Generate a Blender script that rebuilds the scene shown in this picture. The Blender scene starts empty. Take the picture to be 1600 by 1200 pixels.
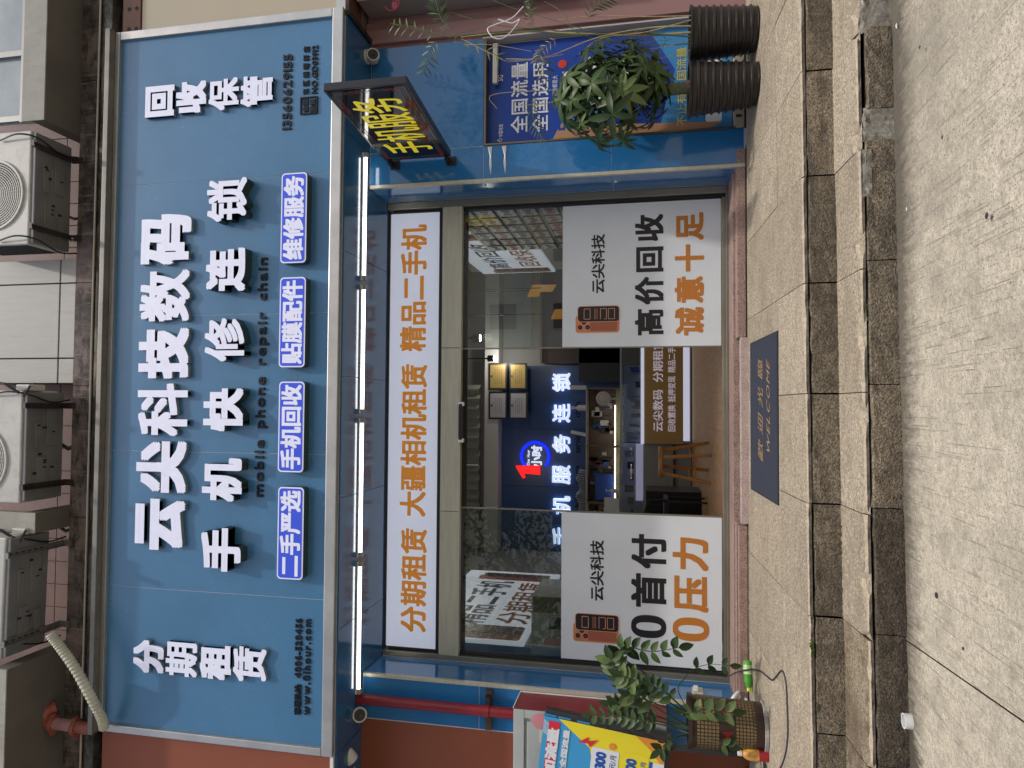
import bpy, bmesh, math, random
from mathutils import Vector, Matrix
import numpy as np
random.seed(7)
S = bpy.context.scene
COL = S.collection
# ------------------------------------------------------------------ camera
F_PX = 1075.0
TH, PS = math.radians(11.4), math.radians(1.9)
CAM = Vector((0, -5.3, 1.09))
FW = Vector((math.sin(PS)*math.cos(TH), math.cos(PS)*math.cos(TH), math.sin(TH)))
RT = Vector((math.cos(PS), -math.sin(PS), 0)); UP = RT.cross(FW)
cd = bpy.data.cameras.new('camera'); cam = bpy.data.objects.new('camera', cd); COL.objects.link(cam)
cd.sensor_fit = 'HORIZONTAL'; cd.sensor_width = 36; cd.lens = 36*F_PX/1600
cd.clip_start = 0.05; cd.clip_end = 500
m3 = Matrix((-UP, RT, -FW)).transposed()          # the phone was held upright, the picture lies on its side
cam.matrix_world = Matrix.Translation(CAM) @ m3.to_4x4()
S.camera = cam
# ------------------------------------------------------------------ sky, sun, exposure
SD = Vector((.17, -.27, .67)).normalized()
EL = math.asin(SD.z); AZ = math.atan2(SD.x, SD.y)
w = bpy.data.worlds.new('World'); S.world = w; w.use_nodes = True
nt = w.node_tree; bg = nt.nodes['Background']
sky = nt.nodes.new('ShaderNodeTexSky'); sky.sky_type = 'NISHITA'; sky.sun_disc = False
sky.sun_elevation = EL; sky.sun_rotation = AZ; sky.air_density = 1.0; sky.dust_density = 4.0; sky.ozone_density = .6
nt.links.new(sky.outputs[0], bg.inputs[0]); bg.inputs[1].default_value = 0.15
ld = bpy.data.lights.new('sun', 'SUN'); ld.energy = 1.65; ld.angle = math.radians(1.6); ld.color = (1, .96, .9)
sun = bpy.data.objects.new('sun', ld); COL.objects.link(sun); sun.rotation_euler = SD.to_track_quat('Z', 'Y').to_euler()
sun.location = (2, -4, 12)
S.view_settings.view_transform = 'Standard'; S.view_settings.look = 'None'
S.view_settings.exposure = 0.10; S.view_settings.gamma = 1; S.view_settings.use_curve_mapping = False
S.cycles.max_bounces = 8; S.cycles.transparent_max_bounces = 12
S.cycles.use_denoising = True

# ------------------------------------------------------------------ helpers
def ray(x, y):
    return FW*F_PX + RT*(600-y) - UP*(x-800)
def at(x, y, Y):                       # a point of the photograph measured on the plane at depth Y
    d = ray(x, y); return CAM + d*((Y-CAM.y)/d.y)
PZ, PSL = .395, .052
def on_floor(x, y, dz=0):
    d = ray(x, y); t = (PZ+dz+PSL*CAM.y-CAM.z)/(d.z-PSL*d.y); return CAM+d*t
def floor_z(Y): return PZ+PSL*Y

MATS = {}
def mat(name, col, rough=.5, metal=0, nscale=0, namp=.15, bump=0, bscale=None, emit=0, coat=0, spec=.5, detail=4,
        stretch=None, speck=None, stain=None):
    if name in MATS: return MATS[name]
    m = bpy.data.materials.new(name); m.use_nodes = True; n = m.node_tree.nodes; l = m.node_tree.links
    p = n['Principled BSDF']; c = (*col, 1)
    p.inputs['Base Color'].default_value = c; p.inputs['Roughness'].default_value = rough
    p.inputs['Metallic'].default_value = metal; p.inputs['Specular IOR Level'].default_value = spec
    if coat: p.inputs['Coat Weight'].default_value = coat; p.inputs['Coat Roughness'].default_value = .03
    if emit:
        p.inputs['Emission Color'].default_value = c; p.inputs['Emission Strength'].default_value = emit
    tc = n.new('ShaderNodeTexCoord'); src = tc.outputs['Object']
    if stretch:
        mp = n.new('ShaderNodeMapping'); mp.inputs['Scale'].default_value = stretch; l.new(src, mp.inputs[0]); src = mp.outputs[0]
    cur = None
    if nscale:
        nz = n.new('ShaderNodeTexNoise'); nz.inputs['Scale'].default_value = nscale; nz.inputs['Detail'].default_value = detail
        nz.inputs['Roughness'].default_value = .65
        l.new(src, nz.inputs[0])
        r = n.new('ShaderNodeMapRange'); r.inputs[1].default_value = .3; r.inputs[2].default_value = .7
        r.inputs[3].default_value = 1-namp; r.inputs[4].default_value = 1+namp; l.new(nz.outputs[0], r.inputs[0])
        mx = n.new('ShaderNodeVectorMath'); mx.operation = 'SCALE'; mx.inputs[0].default_value = col; l.new(r.outputs[0], mx.inputs['Scale'])
        cur = mx.outputs[0]
        rr = n.new('ShaderNodeMapRange'); rr.inputs[3].default_value = max(.02, rough*.8); rr.inputs[4].default_value = min(1, rough*1.25)
        l.new(nz.outputs[0], rr.inputs[0]); l.new(rr.outputs[0], p.inputs['Roughness'])
    if speck:                            # (scale, threshold, colour): small grains
        sc, th, scol = speck
        v = n.new('ShaderNodeTexNoise'); v.inputs['Scale'].default_value = sc; v.inputs['Detail'].default_value = 2; l.new(tc.outputs['Object'], v.inputs[0])
        g = n.new('ShaderNodeMapRange'); g.inputs[1].default_value = th; g.inputs[2].default_value = th+.06; l.new(v.outputs[0], g.inputs[0])
        q = n.new('ShaderNodeMix'); q.data_type = 'RGBA'; l.new(g.outputs[0], q.inputs[0])
        if cur: l.new(cur, q.inputs[6])
        else: q.inputs[6].default_value = c
        q.inputs[7].default_value = (*scol, 1); cur = q.outputs[2]
    if stain:                            # list of (scale vector, low, high, colour, amount)
        for sv, lo, hi, scol, am in stain:
            mp = n.new('ShaderNodeMapping'); mp.inputs['Scale'].default_value = sv; mp.inputs['Location'].default_value = (sv[0]*1.7, .3, am*5)
            l.new(tc.outputs['Object'], mp.inputs[0])
            v = n.new('ShaderNodeTexNoise'); v.inputs['Scale'].default_value = 1; v.inputs['Detail'].default_value = 6; v.inputs['Roughness'].default_value = .7
            l.new(mp.outputs[0], v.inputs[0])
            g = n.new('ShaderNodeMapRange'); g.inputs[1].default_value = lo; g.inputs[2].default_value = hi; g.inputs[4].default_value = am; l.new(v.outputs[0], g.inputs[0])
            q = n.new('ShaderNodeMix'); q.data_type = 'RGBA'; l.new(g.outputs[0], q.inputs[0])
            if cur: l.new(cur, q.inputs[6])
            else: q.inputs[6].default_value = c
            q.inputs[7].default_value = (*scol, 1); cur = q.outputs[2]
    if cur: l.new(cur, p.inputs['Base Color'])
    if bump:
        b = n.new('ShaderNodeBump'); b.inputs['Strength'].default_value = min(1, bump); b.inputs['Distance'].default_value = .01*bump
        v = n.new('ShaderNodeTexNoise'); v.inputs['Scale'].default_value = bscale or nscale*3 or 30; v.inputs['Detail'].default_value = 3; l.new(src, v.inputs[0])
        l.new(v.outputs[0], b.inputs['Height']); l.new(b.outputs[0], p.inputs['Normal'])
    MATS[name] = m
    return m

class MB:
    def __init__(s): s.v = []; s.f = []; s.mi = []; s.cur = 0
    def add(s, v, f):
        o = len(s.v); s.v += [tuple(a) for a in v]; s.f += [tuple(i+o for i in q) for q in f]; s.mi += [s.cur]*len(f); return s
    def box(s, x0, x1, y0, y1, z0, z1):
        if x0 > x1: x0, x1 = x1, x0
        if y0 > y1: y0, y1 = y1, y0
        if z0 > z1: z0, z1 = z1, z0
        v = [(x0,y0,z0),(x1,y0,z0),(x1,y1,z0),(x0,y1,z0),(x0,y0,z1),(x1,y0,z1),(x1,y1,z1),(x0,y1,z1)]
        return s.add(v, [(3,2,1,0),(4,5,6,7),(0,1,5,4),(1,2,6,5),(2,3,7,6),(3,0,4,7)])
    def obox(s, O, A, B, C):             # box from a corner and three edge vectors
        O, A, B, C = map(Vector, (O, A, B, C))
        v = [O, O+A, O+A+B, O+B, O+C, O+A+C, O+A+B+C, O+B+C]
        f = [(3,2,1,0),(4,5,6,7),(0,1,5,4),(1,2,6,5),(2,3,7,6),(3,0,4,7)]
        if A.cross(B).dot(C) < 0: f = [q[::-1] for q in f]
        return s.add(v, f)
    def quad(s, *p): return s.add(p, [tuple(range(len(p)))])
    def prism(s, pts, fr, d):            # outline in frame fr=(O,R,U), thickness d along R x U
        O, R, U = map(Vector, fr); N = R.cross(U).normalized(); n = len(pts)
        a = [O+R*p[0]+U*p[1] for p in pts]; b = [q+N*d for q in a]
        return s.add(a+b, [tuple(range(n))[::-1], tuple(range(n, 2*n))]+[(i, (i+1) % n, n+(i+1) % n, n+i) for i in range(n)])
    def tube(s, pts, r, n=8, cap=True):
        pts = [Vector(p) for p in pts]; rs = r if isinstance(r, (list, tuple)) else [r]*len(pts)
        o = len(s.v); ref = None; V = []
        for i, p in enumerate(pts):
            t = (pts[min(i+1, len(pts)-1)]-pts[max(i-1, 0)]).normalized()
            if ref is None: ref = t.orthogonal().normalized()
            a = (ref-t*ref.dot(t)).normalized(); ref = a; b = t.cross(a)
            V += [p+(a*math.cos(2*math.pi*k/n)+b*math.sin(2*math.pi*k/n))*rs[i] for k in range(n)]
        Fc = []
        for i in range(len(pts)-1):
            for k in range(n): Fc.append((i*n+k, i*n+(k+1) % n, (i+1)*n+(k+1) % n, (i+1)*n+k))
        if cap: Fc += [tuple(range(n))[::-1], tuple((len(pts)-1)*n+k for k in range(n))]
        return s.add(V, Fc)
    def lathe(s, prof, c=(0, 0, 0), n=32, axis='z', cap=True):
        V = []; c = Vector(c)
        for r, h in prof:
            for k in range(n):
                a = 2*math.pi*k/n; x, y = r*math.cos(a), r*math.sin(a)
                V.append(c+(Vector((x, y, h)) if axis == 'z' else Vector((x, -h, y)) if axis == 'y' else Vector((h, x, y))))
        Fc = [(i*n+k, i*n+(k+1) % n, (i+1)*n+(k+1) % n, (i+1)*n+k) for i in range(len(prof)-1) for k in range(n)]
        if cap: Fc += [tuple(range(n))[::-1], tuple((len(prof)-1)*n+k for k in range(n))]
        return s.add(V, Fc)
    def mesh(s, name):
        me = bpy.data.meshes.new(name); me.from_pydata([tuple(p) for p in s.v], [], s.f)
        if any(s.mi): me.polygons.foreach_set('material_index', s.mi)
        me.update(); return me

def obj(name, mb, m, parent=None, smooth=False, bevel=0, kind=None, label=None):
    me = mb.mesh(name) if isinstance(mb, MB) else mb
    for q in (m if isinstance(m, (list, tuple)) else [m]): me.materials.append(q)
    if bevel:
        b = bmesh.new(); b.from_mesh(me); bmesh.ops.bevel(b, geom=list(b.edges), offset=bevel, segments=2, affect='EDGES', profile=.6, clamp_overlap=True)
        b.to_mesh(me); b.free()
    if smooth:
        me.polygons.foreach_set('use_smooth', [True]*len(me.polygons))
        try: me.set_sharp_from_angle(angle=math.radians(40))
        except Exception: pass
    o = bpy.data.objects.new(name, me); COL.objects.link(o)
    if parent: adopt(o, parent)
    if kind: o['kind'] = kind
    if label: o['label'] = label
    return o
def wloc(p):
    v = Vector((0, 0, 0))
    while p: v = v+p.location; p = p.parent
    return v
def adopt(o, parent):
    o.parent = parent
    if parent.type == 'EMPTY': o.matrix_parent_inverse = Matrix.Translation(-Vector(parent['_b'])) if '_b' in parent else Matrix()
def thing(name, label, cat, loc, group=None):
    o = bpy.data.objects.new(name, None); COL.objects.link(o); o.location = loc; o['_b'] = list(loc)
    o.empty_display_size = .1; o['label'] = label; o['category'] = cat
    if group: o['group'] = group
    return o
def tag(o, label, cat, group=None):
    o['label'] = label; o['category'] = cat
    if group: o['group'] = group
    return o
def struct(name, mb, m, **k): return obj(name, mb, m, kind='structure', **k)
def inst(o, parent, M, name=None):
    c = o.copy(); COL.objects.link(c); c.parent = parent; c.matrix_parent_inverse = Matrix.Translation(-Vector(parent['_b'])) if parent and '_b' in parent else Matrix()
    c.matrix_basis = M
    return c

# ---- lettering
GC = {}
def glyph(ch, ext):
    k = (ch, ext > 0)
    if k in GC: return GC[k]
    t = bpy.data.curves.new('t', 'FONT'); t.body = ch; t.size = 1; t.extrude = .5 if ext > 0 else 0; t.resolution_u = 3
    o = bpy.data.objects.new('t', t); COL.objects.link(o)
    dg = bpy.context.evaluated_depsgraph_get(); dg.update()
    me = bpy.data.meshes.new_from_object(o.evaluated_get(dg))
    v = np.array([x.co[:] for x in me.vertices]).reshape(-1, 3); f = [tuple(p.vertices) for p in me.polygons]
    bpy.data.objects.remove(o); bpy.data.curves.remove(t); bpy.data.meshes.remove(me)
    GC[k] = (v, f); return GC[k]
a1 = glyph('国', 0)[0]; a2 = glyph('国国', 0)[0]
ADV = a2[:, 0].max()-a1[:, 0].max()
def layout(s, gap=0):                     # each character with its own x offset
    out = []; x = 0
    for ch in s:
        if ch == ' ': x += ADV*.5; continue
        if ord(ch) > 0x2000: out.append((ch, x)); x += ADV*(1+gap)
        else:
            v = glyph(ch, 0)[0]; out.append((ch, x-v[:, 0].min())); x += (v[:, 0].max()-v[:, 0].min())+.07+ADV*gap
    return out
def write(s, fr, w, h, m, depth=0, bold=0, parent=None, name='lettering', per_char=False, gap=0, bx=None, italic=0, box=None):
    """letters s filling a w x h rectangle of frame fr = (O, R, U); depth > 0 stands them proud of it"""
    O, R, U = map(Vector, fr); R = R.normalized(); U = U.normalized(); N = R.cross(U)
    L = layout(s, gap); G = [(glyph(c, depth), x) for c, x in L]
    bb = bold
    if box == 'em': x0, x1, y0, y1 = -.02, ADV*len(s)+.02, -.12, .80
    else:
        x0 = min((g[0][:, 0]+x).min() for g, x in G)-bb; x1 = max((g[0][:, 0]+x).max() for g, x in G)+bb
        y0 = min(g[0][:, 1].min() for g, x in G)-bb; y1 = max(g[0][:, 1].max() for g, x in G)+bb
    sx, sy = w/(x1-x0), h/(y1-y0)
    sh = [(0, 0)]
    if bold: sh = [(bold*a, bold*b) for a, b in ((1, 1), (-1, 1), (1, -1), (-1, -1), (0, 1), (0, -1), (1, 0), (-1, 0), (0, 0))]
    if name in ('character', 'small_letter'): per_char = True
    res = []; mb = MB()
    for (v, f), xo in G:
        if per_char: mb = MB()
        for k, (dx, dy) in enumerate(sh):
            X = (v[:, 0]+xo+dx-x0)*sx; Y = (v[:, 1]+dy-y0)*sy
            X = X+italic*Y
            if depth: Z = (v[:, 2]+.5)*(depth-.00006*k)
            else: Z = np.full(len(v), .00006*k)
            P_ = np.outer(X, R)+np.outer(Y, U)+np.outer(Z, N)+np.array(O)
            o_ = len(mb.v); mb.v += [tuple(p) for p in P_]; mb.f += [tuple(i+o_ for i in q) for q in f]
            if isinstance(m, list):
                zf = [all(v[i, 2] > 0 for i in q) for q in f]; mb.mi += [0 if z else 1 for z in zf]
            else: mb.mi += [0]*len(f)
        if per_char: res.append(obj(name, mb, m, parent))
    if not per_char:
        res.append(obj(name, mb, m, parent)); res[-1]['kind'] = 'stuff'
    return res
def fb(xa, xb, yl, yr, Y):
    """frame of a rectangle on a plane facing the street, given by its top/bottom (x) and left/right (y) in the photograph"""
    xm, ym = (xa+xb)/2, (yl+yr)/2
    X0 = at(xm, yl, Y).x; X1 = at(xm, yr, Y).x; Z1 = at(xa, ym, Y).z; Z0 = at(xb, ym, Y).z
    return (Vector((X0, Y, Z0)), Vector((1, 0, 0)), Vector((0, 0, 1))), X1-X0, Z1-Z0
def rrect(w, h, r, n=5, x0=0, y0=0):
    pts = []
    for cx, cy, a in ((w-r, r, -90), (w-r, h-r, 0), (r, h-r, 90), (r, r, 180)):
        for k in range(n+1):
            t = math.radians(a+90*k/n); pts.append((x0+cx+r*math.cos(t), y0+cy+r*math.sin(t)))
    return pts
def bez(pts, n=24):
    pts = [Vector(p) for p in pts]; out = []
    Pp = [pts[0]*2-pts[1]]+pts+[pts[-1]*2-pts[-2]]
    for i in range(1, len(Pp)-2):
        for k in range(n):
            t = k/n; a, b, c, d = Pp[i-1:i+3]
            out.append(.5*((2*b)+(c-a)*t+(2*a-5*b+4*c-d)*t*t+(-a+3*b-3*c+d)*t**3))
    out.append(Vector(pts[-1])); return out
# ------------------------------------------------------------------ materials
SIGN = mat('sign_panel_blue', (.06, .185, .345), .26, nscale=1.6, namp=.08, spec=.6, stain=[((9, 9, 1.1), .60, .80, (.045, .14, .26), .35), ((30, 30, 30), .68, .74, (.04, .11, .2), .4)])
TILE = mat('glossy_blue_tile', (.022, .155, .38), .12, nscale=.9, namp=.05, coat=.5)
SOFF = mat('glossy_blue_soffit', (.018, .095, .22), .13, coat=.12)
STEEL = mat('brushed_steel', (.55, .53, .43), .38, .3, nscale=3, namp=.1, stretch=(1, 1, 14))
STEELV = mat('frame_steel', (.33, .31, .25), .34, .75, nscale=3, namp=.12)
TRIM = mat('sign_trim', (.50, .49, .46), .38, .75, nscale=5, namp=.1)
DARK = mat('dark_gap', (.012, .012, .013), .7)
BLACK = mat('black_paint', (.015, .015, .017), .45)
NAVY = mat('dark_letter', (.006, .009, .016), .5, spec=.3)
GROUT = mat('grout', (.55, .6, .65), .7)
WHITE = mat('white_paint', (.75, .76, .74), .45, nscale=4, namp=.06)
LETW = mat('letter_face_lit', (.57, .59, .72), .4, emit=.36, nscale=14, namp=.05)
LETS = mat('letter_return', (.33, .36, .36), .4, .3)
LETD = mat('letter_return_dark', (.05, .075, .07), .35, .3)
def stone(name, col, sc=(.04, .035, .03), wear=.5, dark=(.09, .075, .055), **k):
    return mat(name, col, .85, nscale=75, namp=.60, detail=3, bump=1, bscale=110, speck=(170, .57, sc),
               stain=[((1.3, 2.5, 3), .46, .72, dark, wear), ((9, 13, 16), .50, .66, dark, wear*.85), ((42, 42, 42), .54, .64, dark, wear*.6), ((60, 60, 60), .60, .66, tuple(min(.7, c*1.5) for c in col), .45)], **k)
TREAD = [stone('washed_stone_tread_%d' % i, c, (.19, .155, .115), .5, (.19, .155, .11)) for i, c in enumerate([(.43, .365, .265), (.46, .395, .29), (.40, .34, .25)])]
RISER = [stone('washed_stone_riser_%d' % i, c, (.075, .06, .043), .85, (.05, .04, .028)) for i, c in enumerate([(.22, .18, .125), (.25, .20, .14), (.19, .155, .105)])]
TREADW = stone('wet_stained_tread', (.34, .28, .19), (.1, .075, .05), .95, (.10, .07, .04)); RISERW = stone('wet_riser', (.10, .08, .055), (.04, .03, .02), .9, (.025, .02, .014))
WORN = mat('worn_stone_edge', (.42, .355, .255), .85, nscale=60, namp=.3); EDGED = mat('dark_slab_edge', (.085, .07, .055), .9, nscale=50, namp=.5)  # slab front edges are darker than the tops
GRAN = mat('red_granite', (.36, .24, .20), .35, nscale=14, namp=.2, speck=(150, .55, (.12, .08, .07)))
GRAN2 = mat('pink_granite', (.50, .38, .34), .6, nscale=14, namp=.15, speck=(150, .55, (.2, .15, .13)), bump=.1, bscale=150)
CEMENT = mat('cement_patch', (.26, .245, .205), .9, nscale=14, namp=.5, stain=[((9, 9, 9), .5, .65, (.10, .085, .06), .8)], bump=.8, bscale=50)
GREEN_ = None

# ------------------------------------------------------------------ street
def street_mat():
    m = mat('street_concrete', (.54, .485, .375), .9, nscale=60, namp=.24, detail=4, speck=(170, .58, (.22, .2, .165)),
            stain=[((1.1, .9, 1), .45, .68, (.27, .245, .19), .75), ((3.1, 2.6, 1), .52, .66, (.25, .225, .175), .5), ((7, 5.5, 5), .48, .68, (.30, .27, .21), .6), ((22, 16, 9), .53, .64, (.25, .225, .175), .45), ((60, 50, 30), .58, .66, (.62, .565, .46), .35), ((1.2, 2.2, 1), .66, .70, (.2, .18, .145), .4)])
    n = m.node_tree.nodes; l = m.node_tree.links; p = n['Principled BSDF']
    tc = n.new('ShaderNodeTexCoord'); mp = n.new('ShaderNodeMapping'); mp.inputs['Rotation'].default_value = (0, 0, math.radians(-8)); l.new(tc.outputs['Object'], mp.inputs[0])
    wv = n.new('ShaderNodeTexNoise'); wv.inputs['Scale'].default_value = 1; wv.inputs['Detail'].default_value = 2
    mp.inputs['Scale'].default_value = (130, 1.9, 1); l.new(mp.outputs[0], wv.inputs[0])
    g = n.new('ShaderNodeMapRange'); g.inputs[1].default_value = .64; g.inputs[2].default_value = .70; l.new(wv.outputs[0], g.inputs[0])
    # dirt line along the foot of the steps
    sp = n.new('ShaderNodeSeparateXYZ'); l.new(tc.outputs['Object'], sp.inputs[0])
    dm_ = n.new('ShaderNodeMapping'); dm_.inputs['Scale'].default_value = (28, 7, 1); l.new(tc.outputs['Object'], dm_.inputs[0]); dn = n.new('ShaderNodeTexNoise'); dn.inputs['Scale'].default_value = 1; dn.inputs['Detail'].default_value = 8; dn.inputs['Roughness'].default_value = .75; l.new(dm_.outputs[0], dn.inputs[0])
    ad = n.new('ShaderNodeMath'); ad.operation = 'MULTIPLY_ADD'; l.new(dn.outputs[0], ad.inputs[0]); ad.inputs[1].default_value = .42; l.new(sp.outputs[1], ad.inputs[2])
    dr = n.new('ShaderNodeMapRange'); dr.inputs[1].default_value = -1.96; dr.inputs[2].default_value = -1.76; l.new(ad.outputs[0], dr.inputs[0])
    # wet gutter stain towards the left end
    x1 = n.new('ShaderNodeMapRange'); x1.inputs[1].default_value = -1.0; x1.inputs[2].default_value = -1.75; x1.inputs[4].default_value = .42; l.new(sp.outputs[0], x1.inputs[0])
    a2_ = n.new('ShaderNodeMath'); l.new(ad.outputs[0], a2_.inputs[0]); l.new(x1.outputs[0], a2_.inputs[1])
    wr = n.new('ShaderNodeMapRange'); wr.inputs[1].default_value = -1.66; wr.inputs[2].default_value = -1.58; l.new(a2_.outputs[0], wr.inputs[0])
    base = p.inputs['Base Color'].links[0].from_socket
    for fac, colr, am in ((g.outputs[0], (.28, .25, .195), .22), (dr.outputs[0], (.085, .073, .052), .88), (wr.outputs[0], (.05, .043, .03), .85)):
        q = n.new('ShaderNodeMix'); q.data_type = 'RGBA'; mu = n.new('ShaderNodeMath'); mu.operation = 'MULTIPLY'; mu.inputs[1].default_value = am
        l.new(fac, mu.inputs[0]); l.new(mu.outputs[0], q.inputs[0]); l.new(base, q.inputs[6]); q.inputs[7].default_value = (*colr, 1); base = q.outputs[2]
    l.new(base, p.inputs['Base Color'])
    bp = n.new('ShaderNodeBump'); bp.inputs['Strength'].default_value = .9; bp.inputs['Distance'].default_value = .012
    bn = n.new('ShaderNodeTexNoise'); bn.inputs['Scale'].default_value = 45; bn.inputs['Detail'].default_value = 5; l.new(tc.outputs['Object'], bn.inputs[0])
    sm = n.new('ShaderNodeMath'); sm.operation = 'MULTIPLY_ADD'; l.new(g.outputs[0], sm.inputs[0]); sm.inputs[1].default_value = -.35; l.new(bn.outputs[0], sm.inputs[2]); l.new(sm.outputs[0], bp.inputs['Height']); l.new(bp.outputs[0], p.inputs['Normal'])
    return m
STREET = street_mat()
def sx(X): return .012*X                                     # the street falls gently to the left
mb = MB(); jA, jB = at(1416, 1004, 0), None
def st(x, y): 
    d = ray(x, y); t = -CAM.z/d.z; return CAM+d*t
pA, pB = st(1408, 998), st(1600, 1132)
dJ = (pB-pA).normalized(); nJ = Vector((-dJ.y, dJ.x, 0))
far = 60
P0 = pA-dJ*.6; P1 = pA+dJ*far
g_ = .003
def q_(P): return (P.x, P.y, sx(P.x) if abs(P.x) < 8 else sx(8*(1 if P.x > 0 else -1)))
right = [P0+nJ*g_, P1+nJ*g_, Vector((60, P1.y, 0)), Vector((60, P0.y, 0))]
left = [P0-nJ*g_, P1-nJ*g_, Vector((-60, P1.y, 0)), Vector((-60, P0.y, 0))]
if right[0].x < left[0].x: right, left = [P0-nJ*g_, P1-nJ*g_, right[2], right[3]], [P0+nJ*g_, P1+nJ*g_, left[2], left[3]]
mb = MB(); mb.quad(*[(p.x, p.y, 0) for p in right]); mb.quad(*[(p.x, p.y, 0) for p in left])
for i, v in enumerate(mb.v): mb.v[i] = (v[0], v[1], sx(max(-8, min(8, v[0]))))
# make sure faces look up
mb.f = [f if (Vector(mb.v[f[1]])-Vector(mb.v[f[0]])).cross(Vector(mb.v[f[2]])-Vector(mb.v[f[0]])).z > 0 else f[::-1] for f in mb.f]
struct('street', mb, STREET)
mb = MB(); mb.obox((P0.x-.02, P0.y, sx(P0.x)-.03), (P1-P0)+Vector((0, 0, -.1)), Vector((.05, 0, 0)), Vector((0, 0, .018)))
struct('expansion_joint', mb, DARK)
mb = MB(); mb.quad((-150, -150, -.9), (150, -150, -.9), (150, 150, -.9), (-150, 150, -.9)); struct('ground', mb, mat('ground_soil', (.16, .14, .11), .95, nscale=3))

# ------------------------------------------------------------------ the two steps and the landing, slab by slab
def fy1(X): return -1.575+.038*X
def fy2(X): return -1.935+.034*X
Jx = [-3.85, -3.28, -2.72, -2.15, -1.6, -1.035, -.48, .075, .645, 1.21, 1.775, 2.34, 2.9, 3.47, 4.03]
rnd = random.Random(3)
def slab(y0f, y1f, z0f, z1f, xa, xb, th, chip=.017, seg=13):
    """stone slab whose front edge (y0f) is chipped; tops follow z0f (front) and z1f (back)"""
    mb = MB(); n = seg; T = []; Bv = []; K = []; Lw = []
    big = rnd.random() < .55; cx = rnd.uniform(xa, xb)
    for i in range(n+1):
        X = xa+(xb-xa)*i/n
        c = abs(rnd.gauss(0, chip*.45)) + (chip*2.4*math.exp(-((X-cx)/.05)**2) if big else 0)
        if i in (0, n): c += abs(rnd.gauss(0, chip))
        y0 = y0f(X); y1 = y1f(X)
        K.append((X, y1, z1f)); T.append((X, y0+c+.009, z0f)); Bv.append((X, y0+c*.7, z0f-.004-c*.3)); Lw.append((X, y0+.002, z0f-th))
    v = K+T+Bv+Lw+[(xa, y1f(xa), z1f-th), (xb, y1f(xb), z1f-th)]; m_ = n+1; f = []
    for r in range(3):
        for i in range(n): f.append((r*m_+i, (r+1)*m_+i, (r+1)*m_+i+1, r*m_+i+1))
    nf = len(f); a, b = 4*m_, 4*m_+1
    f.append((0, a, 3*m_, 2*m_, m_)); f.append((n, m_+n, 2*m_+n, 3*m_+n, b)); f.append((0, n, b, a)); f.append((a, b, 4*m_-1, 3*m_))
    mb.add(v, f); mb.mi = [0 if q < n or q >= nf else (1 if q < 2*n else 2) for q in range(len(f))]
    return mb
step_bed = struct('step_bed', MB().add([(-4.2, fy1(-4.2)+.06, -.4), (4.2, fy1(4.2)+.06, -.4), (4.2, .35, -.4), (-4.2, .35, -.4), (-4.2, fy1(-4.2)+.06, .285), (4.2, fy1(4.2)+.06, .285), (4.2, .35, .345), (-4.2, .35, .345)],
                                       [(3,2,1,0),(4,5,6,7),(0,1,5,4),(1,2,6,5),(2,3,7,6),(3,0,4,7)]), DARK)
porch = struct('landing', MB().add([(-4.2, fy2(-4.2)+.06, -.4), (4.2, fy2(4.2)+.06, -.4), (4.2, fy1(4.2), -.4), (-4.2, fy1(-4.2), -.4), (-4.2, fy2(-4.2)+.06, .10), (4.2, fy2(4.2)+.06, .10), (4.2, fy1(4.2), .115), (-4.2, fy1(-4.2), .115)],
                                   [(3,2,1,0),(4,5,6,7),(0,1,5,4),(1,2,6,5),(2,3,7,6),(3,0,4,7)]), DARK)
midY = -.98
lean = lambda X: fy1(X)+.555
G = .0022
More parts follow.
